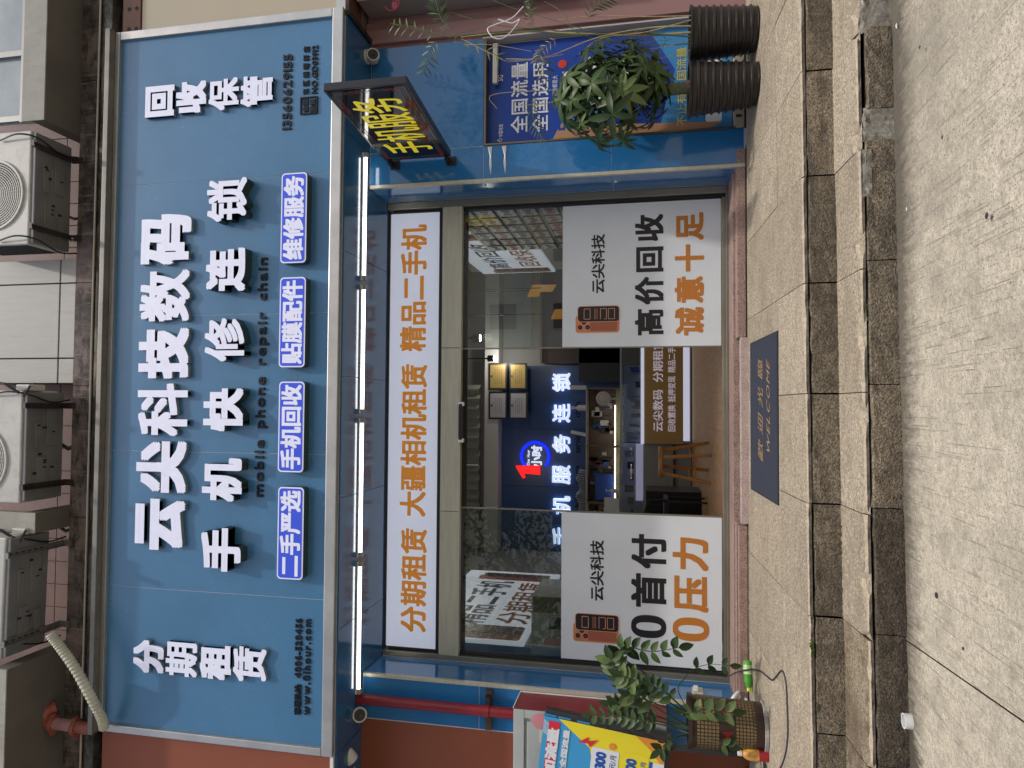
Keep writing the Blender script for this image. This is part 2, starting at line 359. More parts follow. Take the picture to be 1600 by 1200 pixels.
for i in range(len(Jx)-1):
    xa, xb = Jx[i]+G, Jx[i+1]-G
    zz = rnd.uniform(-.002, .002)
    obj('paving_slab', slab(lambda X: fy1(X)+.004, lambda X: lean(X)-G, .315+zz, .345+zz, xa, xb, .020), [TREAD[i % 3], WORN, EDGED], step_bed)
    mb = MB(); zf = .3445+rnd.uniform(-.001, .001)
    for_back = [(xa, lean(xa)+G, zf), (xb, lean(xb)+G, zf), (xb, -.02, PZ-.001), (xa, -.02, PZ-.001)]
    mb.add(for_back+[(a, b, c-.04) for a, b, c in for_back], [(0,1,2,3),(7,6,5,4),(4,5,1,0),(5,6,2,1),(6,7,3,2),(7,4,0,3)])
    obj('paving_slab', mb, TREAD[(i+1) % 3], step_bed)
    # riser stones
    def rst(yf, xa, xb, z0, z1, dy=0, rough=1.0):
        mb = MB(); n = 9; V = []; rows = (z0, z0+.03, (z0+z1)/2, z1-.03, z1-.006, z1)
        for r, z in enumerate(rows):
            for k in range(n+1):
                X = xa+(xb-xa)*k/n; e = rnd.gauss(0, .0022*rough)+(.007 if k in (0, n) else 0)+(.006 if r in (0, 5) else 0)
                V.append((X, yf(X)+dy+e, z+(rnd.gauss(0, .003*rough) if r > 3 else 0)))
        for k in range(n+1):
            X = xa+(xb-xa)*k/n; V.append((X, yf(X)+dy+.055, z1-.002))
        m_ = n+1; f = [(r*m_+k, r*m_+k+1, (r+1)*m_+k+1, (r+1)*m_+k) for r in range(6) for k in range(n)]
        return mb.add(V, f)
    obj('riser_stone', rst(fy1, xa+.002, xb-.002, .12, .287, rnd.uniform(.001, .007)), RISER[rnd.randrange(3)], step_bed)
    zz = rnd.uniform(-.003, .003)
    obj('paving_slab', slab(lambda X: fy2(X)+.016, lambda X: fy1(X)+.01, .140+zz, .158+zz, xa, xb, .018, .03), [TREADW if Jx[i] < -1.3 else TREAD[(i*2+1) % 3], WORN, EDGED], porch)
    xo = .035 if Jx[i] < 1 else .08
    if not (1.15 < Jx[i] < 1.5): # one stone has been reset in cement
        obj('riser_stone', rst(fy2, xa+xo, xb+xo, -.06, .112, rnd.uniform(.002, .010)), (RISERW if Jx[i] < -.9 else RISER[rnd.randrange(3)]), porch)
    else:
        obj('riser_stone', rst(fy2, xa+.02+.16, xb+xo-.07, -.03, .104, -.006), RISER[0], porch)
        for u0, u1 in ((xa+.03, xa+.19), (xb+xo-.09, xb+xo+.12)):
            obj('cement_patch', rst(fy2, u0, u1, -.06, .120, .004, 1.3), CEMENT, porch)
for xa, xb, zt in ((.98, 1.2, .120),):     # mortar smears under broken nosings
    obj('cement_patch', rst(fy2, xa, xb, .10, zt+.001, -.002, 1.2), CEMENT, porch)

# ------------------------------------------------------------------ granite door sill pieces
sill = thing('granite_door_sill', 'broken red and pink granite sill pieces under the glass doors', 'doorstep', (-.2, .2, PZ))
obj('sill_slab', MB().box(-2.2, 1.80, .13, .60, .40, .478), GRAN, sill, bevel=.004)
obj('sill_face', MB().box(.52, 1.93, -.005, .128, .40, .462), GRAN, sill, bevel=.005)
obj('broken_face', MB().box(-.84, .515, -.06, -.02, .385, .448), GRAN2, sill, bevel=.006, label='paler pink granite strip that has come loose in front of the door')
obj('mortar_bed', MB().box(-.84, .515, -.01, .125, .38, .435), CEMENT, sill)
obj('sill_face', MB().box(-2.14, -.86, -.035, .02, .40, .462), GRAN, sill, bevel=.006)
obj('sill_face', MB().box(-2.14, -.845, .045, .127, .40, .470), GRAN, sill, bevel=.004)
for k in range(9):
    obj('brick', MB().box(-2.02+k*.125, -1.90+k*.125, -.05, -.037, .375, .398), CEMENT, sill)
obj('sill_shadow_gap', MB().box(-2.14, 1.95, -.012, .12, .36, .398), DARK, sill)

# ------------------------------------------------------------------ shop front wall: tiled piers
def pier(name, label, xs, zs, x_in, side, holes=None):
    t = thing(name, label, 'wall', ((xs[0]+xs[-1])/2, .2, PZ))
    obj('pier_core', MB().box(xs[0]+.004, xs[-1]-.004, .0028, .60, .38, 3.376), GROUT, t)
    for i in range(len(xs)-1):
        for j in range(len(zs)-1):
            if holes and (i, j) in holes: continue
            obj('tile', MB().box(xs[i]+.0025, xs[i+1]-.0025, 0, .0026, zs[j]+.0025, zs[j+1]-.0025), TILE, t)
    for j in range(len(zs)-1):                                  # tiles of the reveal beside the door
        xx = x_in
        obj('tile', MB().box(xx, xx+side*.008, .03, .462, zs[j]+.0025, zs[j+1]-.0025), TILE, t)
    a, b = sorted((x_in-side*.0, x_in+side*.03))
    obj('corner_trim', MB().box(a-.003, b, -.006, .028, .40, 3.374), STEEL, t, bevel=.003)
    return t
pr = thing('tiled_pier', 'blue tiled pier right of the door, round the poster niche', 'wall', (2.4, .2, PZ))
obj('pier_core', MB().box(1.80, 2.084, .0028, .60, .38, 3.376), GROUT, pr)
obj('pier_core', MB().box(2.084, 2.96, .0028, .60, 2.41, 3.376), GROUT, pr)
for (xa, xb, za, zb) in ((1.82, 2.086, 2.405, 3.374), (1.82, 2.086, 1.39, 2.405), (1.82, 2.086, .41, 1.39), (2.086, 2.965, 2.405, 3.374)):
    obj('tile', MB().box(xa+.0025, xb-.0025, 0, .0026, za+.0025, zb-.0025), TILE, pr)
for za, zb in ((2.405, 3.374), (1.39, 2.405), (.47, 1.39)):
    obj('tile', MB().box(1.795, 1.803, .03, .40, za+.0025, zb-.0025), TILE, pr)
obj('corner_trim', MB().box(1.793, 1.82, -.006, .028, .40, 3.374), STEEL, pr, bevel=.003)
for z0, z1 in ((2.30, 2.385), (2.19, 2.26)):                   # torn film under the tile joint
    y0_ = (z0+z1)/2
    mb = MB().add([(1.845, -.003, y0_+.006), (2.075, -.003, z1), (2.075, -.003, z0), (1.90, -.004, y0_-.012)], [(0, 3, 2, 1)])
    mb = MB().add([(1.845, -.004, y0_), (1.93, -.006, y0_+.014), (2.0, -.004, y0_+.010), (2.075, -.006, y0_+.028), (2.075, -.003, y0_-.008), (1.99, -.007, y0_-.003), (1.93, -.003, y0_-.006)], [(0, 6, 5, 4, 3, 2, 1)])
    obj('torn_film', mb, mat('torn_film', (.75, .76, .76), .25, .3), pr)
pl = thing('tiled_pier', 'narrow blue tiled pier left of the door, behind the red pipe', 'wall', (-2.35, .2, PZ))
obj('pier_core', MB().box(-2.515, -2.17, .0028, .60, .38, 3.376), GROUT, pl)
for za, zb in ((2.405, 3.374), (1.39, 2.405), (.41, 1.39)):
    obj('tile', MB().box(-2.515, -2.19, 0, .0026, za+.0025, zb-.0025), TILE, pl)
    obj('tile', MB().box(-2.173, -2.165, .03, .40, max(.48, za)+.0025, zb-.0025), TILE, pl)
obj('corner_trim', MB().box(-2.19, -2.163, -.006, .028, .40, 3.374), STEEL, pl, bevel=.003)

# soffit under the sign
so = thing('glossy_soffit', 'mirror glossy blue soffit panels behind the tube lights', 'ceiling', (.2, 0, 3.38))
sj = [-2.60, -1.68, -.70, .22, 1.18, 2.10, 3.0]
for i in range(6): obj('soffit_panel', MB().box(sj[i]+.002, sj[i+1]-.002, -.455, .43, 3.380, 3.392), SOFF, so)
obj('soffit_backing', MB().box(-2.60, 3.02, -.46, .5, 3.394, 3.42), GROUT, so)
obj('soffit_end_shade', MB().box(3.002, 3.04, -.46, .2, 3.36, 3.44), DARK, so)  # dark strip painting the shade at the soffit's right end

# ------------------------------------------------------------------ big fascia sign
sg = thing('shop_sign', 'wide blue shop sign with white channel letters in a steel frame', 'sign', (.22, -.3, 3.4))
SY = -.47
js = [-2.545, -1.46, -.375, .705, 1.78, 2.985]
for i in range(5): obj('sign_panel', MB().box(js[i]+.002, js[i+1]-.002, SY, SY+.003, 3.48, 5.365), SIGN, sg)
obj('panel_backing', MB().box(js[0], js[-1], SY+.0032, SY+.06, 3.48, 5.365), GROUT, sg)
obj('sign_box', MB().box(-2.60, 3.045, SY+.062, -.10, 3.425, 5.43), BLACK, sg)
def strip(x0, x1, z0, z1, y0=SY-.028): return MB().box(x0, x1, y0, SY+.061, z0, z1)
obj('frame_trim', strip(-2.60, 3.05, 3.395, 3.482), TRIM, sg, bevel=.006)
obj('frame_trim', strip(-2.60, 3.05, 5.362, 5.402), TRIM, sg, bevel=.003)
obj('frame_cap', strip(-2.61, 3.06, 5.404, 5.447, SY-.085), mat('dull_cap', (.20, .19, .17), .5, .5, nscale=4, namp=.3), sg, bevel=.004)
obj('frame_trim', strip(-2.60, -2.543, 3.485, 5.359), TRIM, sg, bevel=.006)
obj('frame_trim', strip(2.983, 3.05, 3.485, 5.359), TRIM, sg, bevel=.006)
def chars(s, boxes, Y, depth, bold, mm, name='channel_letter'):
    for ch, (xa, xb, yl, yr) in zip(s, boxes):
        fr, w_, h_ = fb(xa, xb, yl, yr, Y-depth); fr[0].y = Y
        write(ch, fr, w_, h_, mm, depth, bold*(.62 if ch in '数期管锁修赁科保' else 1), sg, name)
n6 = []
for i in range(6):
    yl = 859.5-89.2*i; a = 211+1.9*i
    n6.append((a, a+78, yl, yl-[80, 82, 82, 80, 81, 79][i]))
chars('云尖科技数码', n6, SY-.004, .035, .048, [LETW, LETS])
n6 = []
for i in range(6):
    yl = 893-109.4*i; a = 314+1.9*i
    n6.append((a, a+62, yl, yl-68))
chars('手机快修连锁', n6, SY-.004, .09, .04, [LETW, LETD])
fr, w_, h_ = fb(399, 417, 777, 402, SY-.02); fr[0].y = SY-.002; fr = (fr[0]+Vector((0, 0, .0)), fr[1], fr[2])
write('mobile phone repair chain', fr, w_, h_, NAVY, .012, .022, sg, gap=.12, per_char=True, name='small_letter')
for s, (a, b, yl, yr) in (('二手严选', (433.5, 474, 905.5, 761)), ('手机回收', (435, 475, 738, 596)), ('贴膜配件', (436.5, 477, 574, 433)), ('维修服务', (439, 479, 411, 270))):
    fr, w_, h_ = fb(a, b, yl, yr, SY-.075)
    LB = mat('light_box_blue', (.03, .065, .50), .3, emit=.42)
    o = obj('light_box', MB().prism(rrect(w_, h_, .03), (fr[0]+Vector((0, .072, 0)), fr[1], fr[2]), .070), LETD, sg, smooth=True)
    obj('light_box_rim', MB().prism(rrect(w_-.002, h_-.002, .03, x0=.001, y0=.001), (fr[0]+Vector((0, .0015, 0)), fr[1], fr[2]), .002), LETW, o)
    obj('light_box_face', MB().prism(rrect(w_-.022, h_-.022, .024, x0=.011, y0=.011), (fr[0]+Vector((0, -.001, 0)), fr[1], fr[2]), .002), LB, o)
    write(s, (fr[0]+Vector((.025, -.0042, .022)), fr[1], fr[2]), w_-.05, h_-.044, LETW, 0, .035, o, 'character')
for s, bx_ in (('分期租赁', [(208, 256, 1052, 1000), (259, 308, 1057, 1004), (312, 361, 1062, 1008), (364, 416, 1066, 1011)]),
              ('回收保管', [(227, 272, 182, 134), (275, 322, 177, 127), (326, 373, 172, 122), (376, 426, 166, 118)])):
    chars(s, bx_, SY-.004, .03, .05, [LETW, LETS])
for s, (a, b, yl, yr), g, bo in (('13560629155', (441, 455, 202, 84), .09, .03), ('东区朗晴轩店', (472.5, 482.5, 146.6, 71.6), .35, .015), ('NO.GD03912', (486.5, 495.5, 145, 70), .07, .022),
                        ('全国', (472, 481, 175, 154), .1, .05), ('连锁', (483.5, 492.5, 175, 154), .1, .05),
                        ('客服热线:', (458.5, 469.5, 1118, 1070), 0, .02), ('4006-520456', (460, 470.5, 1060, 967), .08, .03), ('www.01hour.com', (472.5, 484, 1118, 968), .14, .03)):
    fr, w_, h_ = fb(a, b, yl, yr, SY-.015); fr[0].y = SY-.001
    write(s, fr, w_, h_, NAVY, .009, bo, sg, gap=g, per_char=True, name='small_letter')
fr, w_, h_ = fb(469, 495.5, 178, 151, SY-.01)
mb = MB(); O = fr[0]
for x0, x1, z0, z1 in ((0, w_, 0, .008), (0, w_, h_-.008, h_), (0, .008, .009, h_-.009), (w_-.008, w_, .009, h_-.009)): mb.box(O.x+x0, O.x+x1, SY-.012, SY-.001, O.z+z0, O.z+z1)
obj('seal_frame', mb, NAVY, sg)

# ------------------------------------------------------------------ upper storey
PINKT = mat('pink_wall_tile', (.22, .14, .125), .6, nscale=7, namp=.2, stain=[((3, 3, 1), .5, .8, (.12, .08, .07), .6)])
BEAM = mat('stained_beam', (.20, .155, .14), .8, nscale=6, namp=.2, bump=.3, bscale=60, stain=[((2.2, 3, .8), .44, .60, (.035, .028, .025), .92), ((6, 3, 14), .48, .62, (.02, .017, .014), .9), ((25, 1, 3), .55, .7, (.45, .4, .36), .4)])
GREYC = mat('grey_concrete', (.34, .325, .29), .85, nscale=8, namp=.2, bump=.3, bscale=60, stain=[((2, 2, 5), .48, .7, (.12, .1, .08), .7)])
LCON = mat('pale_band_paint', (.34, .335, .305), .8, nscale=7, namp=.15, stain=[((30, 30, 4), .55, .7, (.24, .22, .19), .6)])
SOFC = mat('recess_plaster', (.13, .12, .105), .85, nscale=3, namp=.15)
BY = -.35
def wallthing(name, label, mb, m, cat='wall', loc=(0, 0, 5.6), part=None):
    t = thing(name, label, cat, loc); obj(part or 'wall_face', mb, m, t); return t
up = thing('upper_wall', 'pink tiled upper wall behind the air conditioners', 'wall', (0, .1, 5.9))
obj('wall_core', MB().box(-8, 8, -.05, .5, 3.44, 9.5), PINKT, up)
for i in range(26):
    for j in range(3):
        x = -2.4+i*.2
        obj('wall_tile', MB().box(x+.004, x+.196, -.062, -.052, 5.87+j*.2+.004, 6.066+j*.2), PINKT, up)
bt = thing('concrete_beam', 'stained pinkish concrete beam running above the sign', 'beam', (0, -.2, 5.68))
bxj = [-8, -2.2, -.95, .15, 1.02, 2.05, 2.75, 8]
for i in range(7): obj('beam_section', MB().box(bxj[i]+.003, bxj[i+1]-.003, BY, -.052, 5.69, 5.862), BEAM, bt)
obj('beam_underlayer', MB().box(-8, 8, BY+.03, -.052, 5.44, 5.688), mat('soot_stained_ledge', (.17, .15, .13), .9, nscale=12, namp=.5, bump=.9, bscale=40, stain=[((3, 3, 8), .42, .56, (.012, .011, .010), .97), ((30, 30, 30), .5, .6, (.02, .018, .016), .7)]), bt)
obj('steel_angle', MB().box(-8, 8, -.43, BY+.028, 5.50, 5.59), mat('weathered_steel_angle', (.22, .205, .18), .6, .3, nscale=5, namp=.25, stain=[((1.2, 2, 3), .44, .58, (.03, .027, .023), .92), ((9, 9, 20), .5, .64, (.02, .018, .015), .8)]), bt)
obj('cable', MB().tube([(-3, -.45, 5.60), (-1, -.452, 5.595), (1, -.45, 5.60), (3.6, -.452, 5.597)], .008, 6), mat('cable_beige', (.45, .42, .33), .6), bt)
# slabs / bay boxes
for (xa, xb, Y, lab) in ((2.28, 5.5, -.685, 'deep bay with a window and pale sill band above the beam'), (-5.5, -2.02, -.87, 'bay slab with pale edge above the red pipe'), (-1.03, -.87, -.66, 'thin concrete fin between two air conditioners')):
    t = thing('bay_window' if xb-xa > 1 else 'concrete_fin', lab, 'bay window' if xb-xa > 1 else 'fin', ((xa+xb)/2, Y, 5.87))
    obj('bay_slab', MB().box(xa, xb, Y, -.053, 5.868, 6.0), SOFC, t)
    obj('edge_band', MB().box(xa, xb, Y-.012, Y-.002, 5.872, 6.085), LCON, t)
    obj('bay_wall', MB().box(xa, xb, Y+.001, Y+.05, 6.001, 6.085), LCON, t)
    if xa > 2:
        obj('window_pane', MB().box(xa, xb, Y+.03, Y+.036, 6.087, 7.2), mat('window_glass_dull', (.30, .36, .40), .12, nscale=2, namp=.2), t)
        for xm in (2.29, 2.83, 3.6): obj('window_frame', MB().box(xm, xm+.045, Y-.005, Y+.028, 6.087, 7.2), mat('alu_frame', (.27, .27, .26), .45, .6), t)
        obj('window_frame', MB().box(xa, xb, Y-.004, Y+.028, 6.088, 6.115), MATS['alu_frame'], t)
    else: obj('bay_wall', MB().box(xa, xb, Y-.001, Y+.05, 6.087, 7.4), LCON, t)
gp = thing('panel_cladding', 'streaked pale metal cladding between two air conditioners', 'cladding', (.73, -.3, 5.87))
PAN = mat('streaked_grey_panel', (.36, .36, .345), .5, nscale=3, namp=.1, stretch=(8, 1, 1), stain=[((20, 20, 1.5), .56, .7, (.3, .28, .25), .5)])
for za, zb in ((5.868, 6.02), (6.03, 6.9)):
    for xa, xb in ((.17, .38), (.385, 1.02), (1.025, 1.23)): obj('cladding_panel', MB().box(xa+.003, xb-.003, -.345, -.32, za, zb-.006), PAN, gp, bevel=.003)
obj('cladding_backing', MB().box(.17, 1.23, -.318, -.054, 5.868, 6.9), DARK, gp)

# air conditioners
ACW = mat('ac_casing', (.48, .48, .45), .45, nscale=3, namp=.06, stain=[((7, 7, 7), .5, .7, (.26, .25, .22), .5)])
ACB = mat('ac_base_metal', (.20, .205, .21), .5, .2, nscale=4, namp=.15)
RUST = mat('dark_bracket', (.06, .045, .045), .5, .4, nscale=20, namp=.3)
def ac(X0, X1, Yf, Z, lab, fan_c, tilt=0, bc=RUST, holes=False, dY=.34):
    wd = X1-X0; t = thing('air_conditioner', lab, 'air conditioner', ((X0+X1)/2, Yf+.17, Z), 'air conditioners hung above the sign')
    def tf(me):
        for v in me.vertices:
            p = v.co; p.z += tilt*(p.x-(X0+X1)/2)
        return me
    def O(n, mb, m, **k):
        o = obj(n, mb, m, t, **k); tf(o.data); return o
    O('casing', MB().box(X0, X1, Yf, Yf+dY, Z+.012, Z+.72), ACW, bevel=.012)
    O('base_pan', MB().box(X0+.012, X1-.012, Yf+.012, Yf+dY+.02, Z-.022, Z+.010), ACB, bevel=.008)
    # pressed shapes and drain slots in the base pan
    mb = MB()
    for (a, b, c, d) in ((.08, .40, .10, .20), (.10, .34, .24, .30), (.48, .72, .08, .14), (.5, .84, .19, .29)):
        O('pressed_rib', MB().box(X0+wd*a, X0+wd*b, Yf+c, Yf+d, Z-.034, Z-.0225), ACB, bevel=.008)
    for k in range(5):
        a, c = rnd.uniform(.1, .85), rnd.uniform(.07, .28); mb.box(X0+wd*a, X0+wd*a+.018, Yf+c, Yf+c+.03, Z-.0352, Z-.030)
    for (a, c) in ((.3, .16), (.34, .16), (.62, .24), (.68, .10)): mb.box(X0+wd*a, X0+wd*a+.012, Yf+c, Yf+c+.028, Z-.0358, Z-.030)
    O('drain_slot', mb, DARK)
    fx, fz, r = fan_c
    ring = MB()
    for q in range(15):
        rr = r*(1-q/15); pr_ = [(rr-.0035, 0), (rr-.0035, .006), (rr+.0035, .006), (rr+.0035, 0)]
        ring.lathe([(a_, h_-.0) for a_, h_ in pr_], (fx, Yf-.003, fz), 40, 'y', cap=False)
    for q in range(48):
        a = 2*math.pi*q/48; c_, s_ = math.cos(a), math.sin(a)
        A = Vector((fx+c_*.05, Yf-.006, fz+s_*.05)); B_ = Vector((fx+c_*(r-.003), Yf-.006, fz+s_*(r-.003)))
        ring.tube([A, B_], .0018, 3, False)
    O('fan_well', MB().lathe([(r+.012, .002), (r+.004, .004)], (fx, Yf, fz), 40, 'y'), DARK)
    O('fan_guard', ring, ACW)
    O('fan_guard_rim', MB().lathe([(r-.002, .001), (r, .014), (r+.016, .014), (r+.02, .001)], (fx, Yf, fz), 48, 'y', cap=False), ACW, smooth=True)
    lv = MB()
    for q in range(14): lv.box(X0-.004, X0-.0005, Yf+.03+q*.021, Yf+.042+q*.021, Z+.05, Z+.6)
    O('side_louvre', lv, DARK)
    for bxx in (X0+wd*.12, X1-wd*.16):
        br = O('bracket', MB().box(bxx, bxx+.04, Yf-.06, BY-.0, Z-.040, Z-.036) if False else MB().box(bxx, bxx+.006, Yf-.05, BY+.002, Z-.075, Z-.036).box(bxx+.006, bxx+.046, Yf-.05, BY+.002, Z-.042, Z-.036).box(bxx+.006, bxx+.046, Yf-.05, Yf-.042, Z-.07, Z-.043), bc)
        for q in range(6 if holes else 2):
            yy = Yf-.02+q*.055; b_ = obj('bracket_slot', MB().box(bxx+.02, bxx+.03, yy, yy+.03, Z-.0435, Z-.0425), DARK, br)
            tf(b_.data)
        wp = obj('wall_plate', MB().box(bxx-.002, bxx+.048, BY-.008, BY-.001, Z-.13, Z-.03), bc, br)
    return t
a1_ = ac(1.27, 2.19, -.72, 5.95, 'rightmost air conditioner, hung right of the pale cladding', (1.68, 6.30, .27))
a2_ = ac(-.79, .10, -.72, 5.96, 'middle air conditioner, hung left of the pale cladding', (-.46, 6.38, .27))
a3_ = ac(-1.97, -1.04, -.83, 5.965, 'leftmost air conditioner, tilted, with the corrugated hose', (-1.5, 6.36, .26), tilt=-.02, bc=mat('galvanised_slotted', (.22, .22, .21), .5, .5, nscale=8), holes=True)
# refrigerant pipes behind units
WR = mat('pipe_wrap', (.62, .62, .58), .7, nscale=20, namp=.2)
for x, y, t_, r, m_ in ((1.44, 6.1, a1_, .022, WR), (1.62, 6.05, a1_, .012, BLACK), (-.33, 6.1, a2_, .018, BLACK), (-1.02, 6.1, a3_, .014, BLACK)):
    obj('refrigerant_pipe', MB().tube([(x, -.30, y), (x-.02, -.33, 5.98), (x-.05, -.345, 5.90), (x-.03, -.30, 5.86)], r, 8), m_, t_, smooth=True)
for xs_, t_ in (((.10, .30), a2_), ((-1.04, -.85), a3_)):
    obj('wiring', MB().tube([(xs_[0]-.02, -.76, 5.96), (xs_[0]+.05, -.80, 6.05), (xs_[0]+.07, -.75, 6.25), (xs_[0]+.05, -.7, 6.5)], .012, 6).tube([(xs_[0]-.05, -.74, 5.94), (xs_[0]+.03, -.70, 5.93), (xs_[0]+.06, -.6, 5.99)], .009, 6), BLACK, t_, smooth=True)
    obj('valve_cover', MB().box(xs_[0]+.001, xs_[0]+.05, -.70, -.55, 5.93, 6.06), ACW, t_, bevel=.01)
for x_, t_, z_ in ((1.30, a1_, 5.99), (2.12, a1_, 6.0), (.06, a2_, 6.02), (-1.08, a3_, 6.02), (-1.9, a3_, 6.05)):
    obj('loose_cable', MB().tube(bez([(x_, -.735, z_+.25), (x_+.03, -.76, z_+.05), (x_+.01, -.70, z_-.085), (x_-.05, -.50, z_-.10), (x_-.03, -.36, z_-.14)], 6), .007, 6), BLACK, t_, smooth=True)
# corrugated hose + red pipe
HM = mat('hose_cloth', (.50, .50, .40), .8, nscale=8, namp=.15)
hp = [at(78, 990, -.78), at(95, 1012, -.75), at(118, 1045, -.72), at(140, 1085, -.68), at(158, 1120, -.60), at(163, 1138, -.55)]
hb = bez(hp, 14)
hose = thing('corrugated_hose', 'ribbed beige drain hose curving from the air conditioner to the pipe', 'hose', tuple(hp[-1]))
obj('hose_body', MB().tube(hb, [.038 if i % 2 else .032 for i in range(len(hb))], 12), HM, hose, smooth=False)
rp = thing('drain_pipe', 'short rusty red drain pipe with couplings at the sign corner', 'pipe', tuple(at(130, 1130, -.5)))
RM = mat('rust_red_pipe', (.30, .085, .06), .55, nscale=12, namp=.3); PK = mat('faded_pipe', (.42, .22, .21), .6, nscale=10, namp=.2)
A, B_, C_, D_ = at(78, 1108, -.5), at(75, 1128, -.5), at(125, 1136, -.5), at(150, 1128, -.5)
obj('pipe_elbow', MB().tube(bez([at(88, 1104, -.45), at(72, 1112, -.5), at(70, 1124, -.5), at(80, 1130, -.5)], 5), .052, 12), RM, rp, smooth=True)
obj('pipe_run', MB().tube([at(82, 1130, -.5), at(118, 1135, -.5)], .045, 14), PK, rp, smooth=True)
obj('pipe_elbow', MB().tube(bez([at(120, 1135, -.5), at(138, 1138, -.5), at(150, 1130, -.47)], 5), .048, 12), RM, rp, smooth=True)
for x, y in ((84, 1131), (119, 1136)):
    c_ = at(x, y, -.5); obj('coupling', MB().lathe([(.062, -.018), (.066, -.008), (.066, .008), (.062, .018)], c_, 16), RM, rp, smooth=True)
    for sgn in (-1, 1): obj('coupling_bolt', MB().box(c_.x+sgn*.07-.012, c_.x+sgn*.07+.012, c_.y-.03, c_.y+.01, c_.z-.012, c_.z+.012), RM, rp)
# ------------------------------------------------------------------ tube lamps under the sign
TUBE = mat('lit_tube', (1, .99, .95), .4, emit=6)
ys = [1088, 874, 650, 442, 236]
where = ['nearest the red pipe', 'second from the red pipe', 'second from the hanging LED sign', 'nearest the hanging LED sign']
for i in range(4):
    xa, xb = at(567, ys[i]-1, -.125).x+.012, at(567, ys[i+1]+1, -.125).x-.012
    t = thing('tube_lamp', 'lit white tube lamp under the soffit, '+where[i], 'tube lamp', ((xa+xb)/2, -.125, 3.38), 'tube lamps in a row under the sign')
    obj('lamp_housing', MB().box(xa, xb, -.145, -.105, 3.367, 3.3795), WHITE, t, bevel=.003)
    obj('tube', MB().tube([(xa+.04, -.125, 3.356), (xb-.04, -.125, 3.356)], .011, 10), TUBE, t, smooth=True)
    for xx in (xa, xb-.04): obj('end_cap', MB().box(xx, xx+.04, -.142, -.108, 3.336, 3.3665), mat('grey_cap', (.35, .35, .33), .5), t, bevel=.004)

# ------------------------------------------------------------------ door front
DY = .47
df = thing('glass_shop_front', 'steel framed glass shop front with lit transom and sliding panes', 'shop front', (-.2, DY, .48))
def sb(x0, x1, y0, y1, z0, z1, m=STEELV, n='frame_member', **k): return obj(n, MB().box(x0, x1, y0, y1, z0, z1), m, df, bevel=k.get('bevel', .004))
sb(-2.185, -2.125, DY-.05, DY+.06, .479, 3.378); sb(1.735, 1.795, DY-.05, DY+.06, .479, 3.378)
sb(-2.124, -2.10, DY-.02, DY+.06, .479, 3.34, DARK); sb(1.712, 1.734, DY-.02, DY+.06, .479, 3.34, DARK)
sb(-2.124, 1.734, DY-.045, DY+.06, 3.376, 3.379, DARK)
sb(-2.124, 1.734, DY-.06, DY-.0, 2.692, 2.868, STEEL, 'header_beam'); sb(-2.10, 1.71, DY+.001, DY+.05, 2.66, 2.9, DARK, 'dark_recess')
sb(-2.124, 1.734, DY-.05, DY+.07, .4785, .497, STEELV, 'bottom_track'); sb(-2.10, 1.71, DY-.02, DY+.02, .4975, .522, STEELV, 'bottom_rail')
# header joint seams and sensor
for xx in (.50, -.905): obj('seam', MB().box(xx, xx+.004, DY-.0625, DY-.0605, 2.70, 2.862), DARK, df)
se = obj('door_sensor', MB().box(-.29, .02, DY-.10, DY-.061, 2.664, 2.70), BLACK, df, bevel=.008)
for xx in (-.31, .0): obj('sensor_end', MB().box(xx, xx+.035, DY-.098, DY-.0615, 2.655, 2.705), WHITE, se, bevel=.006)
# lit transom
LBX = mat('transom_light_face', (.56, .60, .74), .35, emit=.40)
OR = mat('orange_print', (.56, .21, .02), .5, emit=.28); ORP = mat('orange_vinyl', (.50, .18, .025), .5); BKP = mat('black_vinyl', (.015, .013, .014), .5)
lb = obj('transom_lightbox', MB().box(-2.098, 1.706, DY-.012, DY+.04, 2.912, 3.362), LBX, df)
obj('lightbox_frame', MB().box(-2.10, 1.71, DY-.02, DY+.0, 2.870, 2.908), BLACK, lb); obj('lightbox_frame', MB().box(-2.10, 1.71, DY-.02, DY+.0, 3.364, 3.376), BLACK, lb)
for s, yl, yr in (('分期租赁', 988, 826), ('大疆相机租赁', 807, 569), ('精品二手机', 549, 351)):
    fr, w_, h_ = fb(625.5, 666, yl, yr, DY-.02); fr[0].y = DY-.0145
    write(s, fr, w_, h_, OR, 0, .028, lb, 'character', per_char=True)

# glass
def glass_mat(name, tint, f=1.0):
    m = bpy.data.materials.new(name); m.use_nodes = True; n = m.node_tree.nodes; l = m.node_tree.links
    n.remove(n['Principled BSDF']); tr = n.new('ShaderNodeBsdfTransparent'); tr.inputs[0].default_value = (*tint, 1)
    gl = n.new('ShaderNodeBsdfGlossy'); gl.inputs['Roughness'].default_value = .0; gl.inputs[0].default_value = (f, f, f, 1)
    fr = n.new('ShaderNodeFresnel'); fr.inputs[0].default_value = 2.0; mx = n.new('ShaderNodeMixShader')
    l.new(fr.outputs[0], mx.inputs[0]); l.new(tr.outputs[0], mx.inputs[1]); l.new(gl.outputs[0], mx.inputs[2]); l.new(mx.outputs[0], n['Material Output'].inputs[0]); return m
GL = glass_mat('clear_glass', (.86, .9, .88))
POST = mat('grey_white_vinyl', (.70, .74, .76), .35, nscale=2, namp=.04, bump=.05, bscale=300)
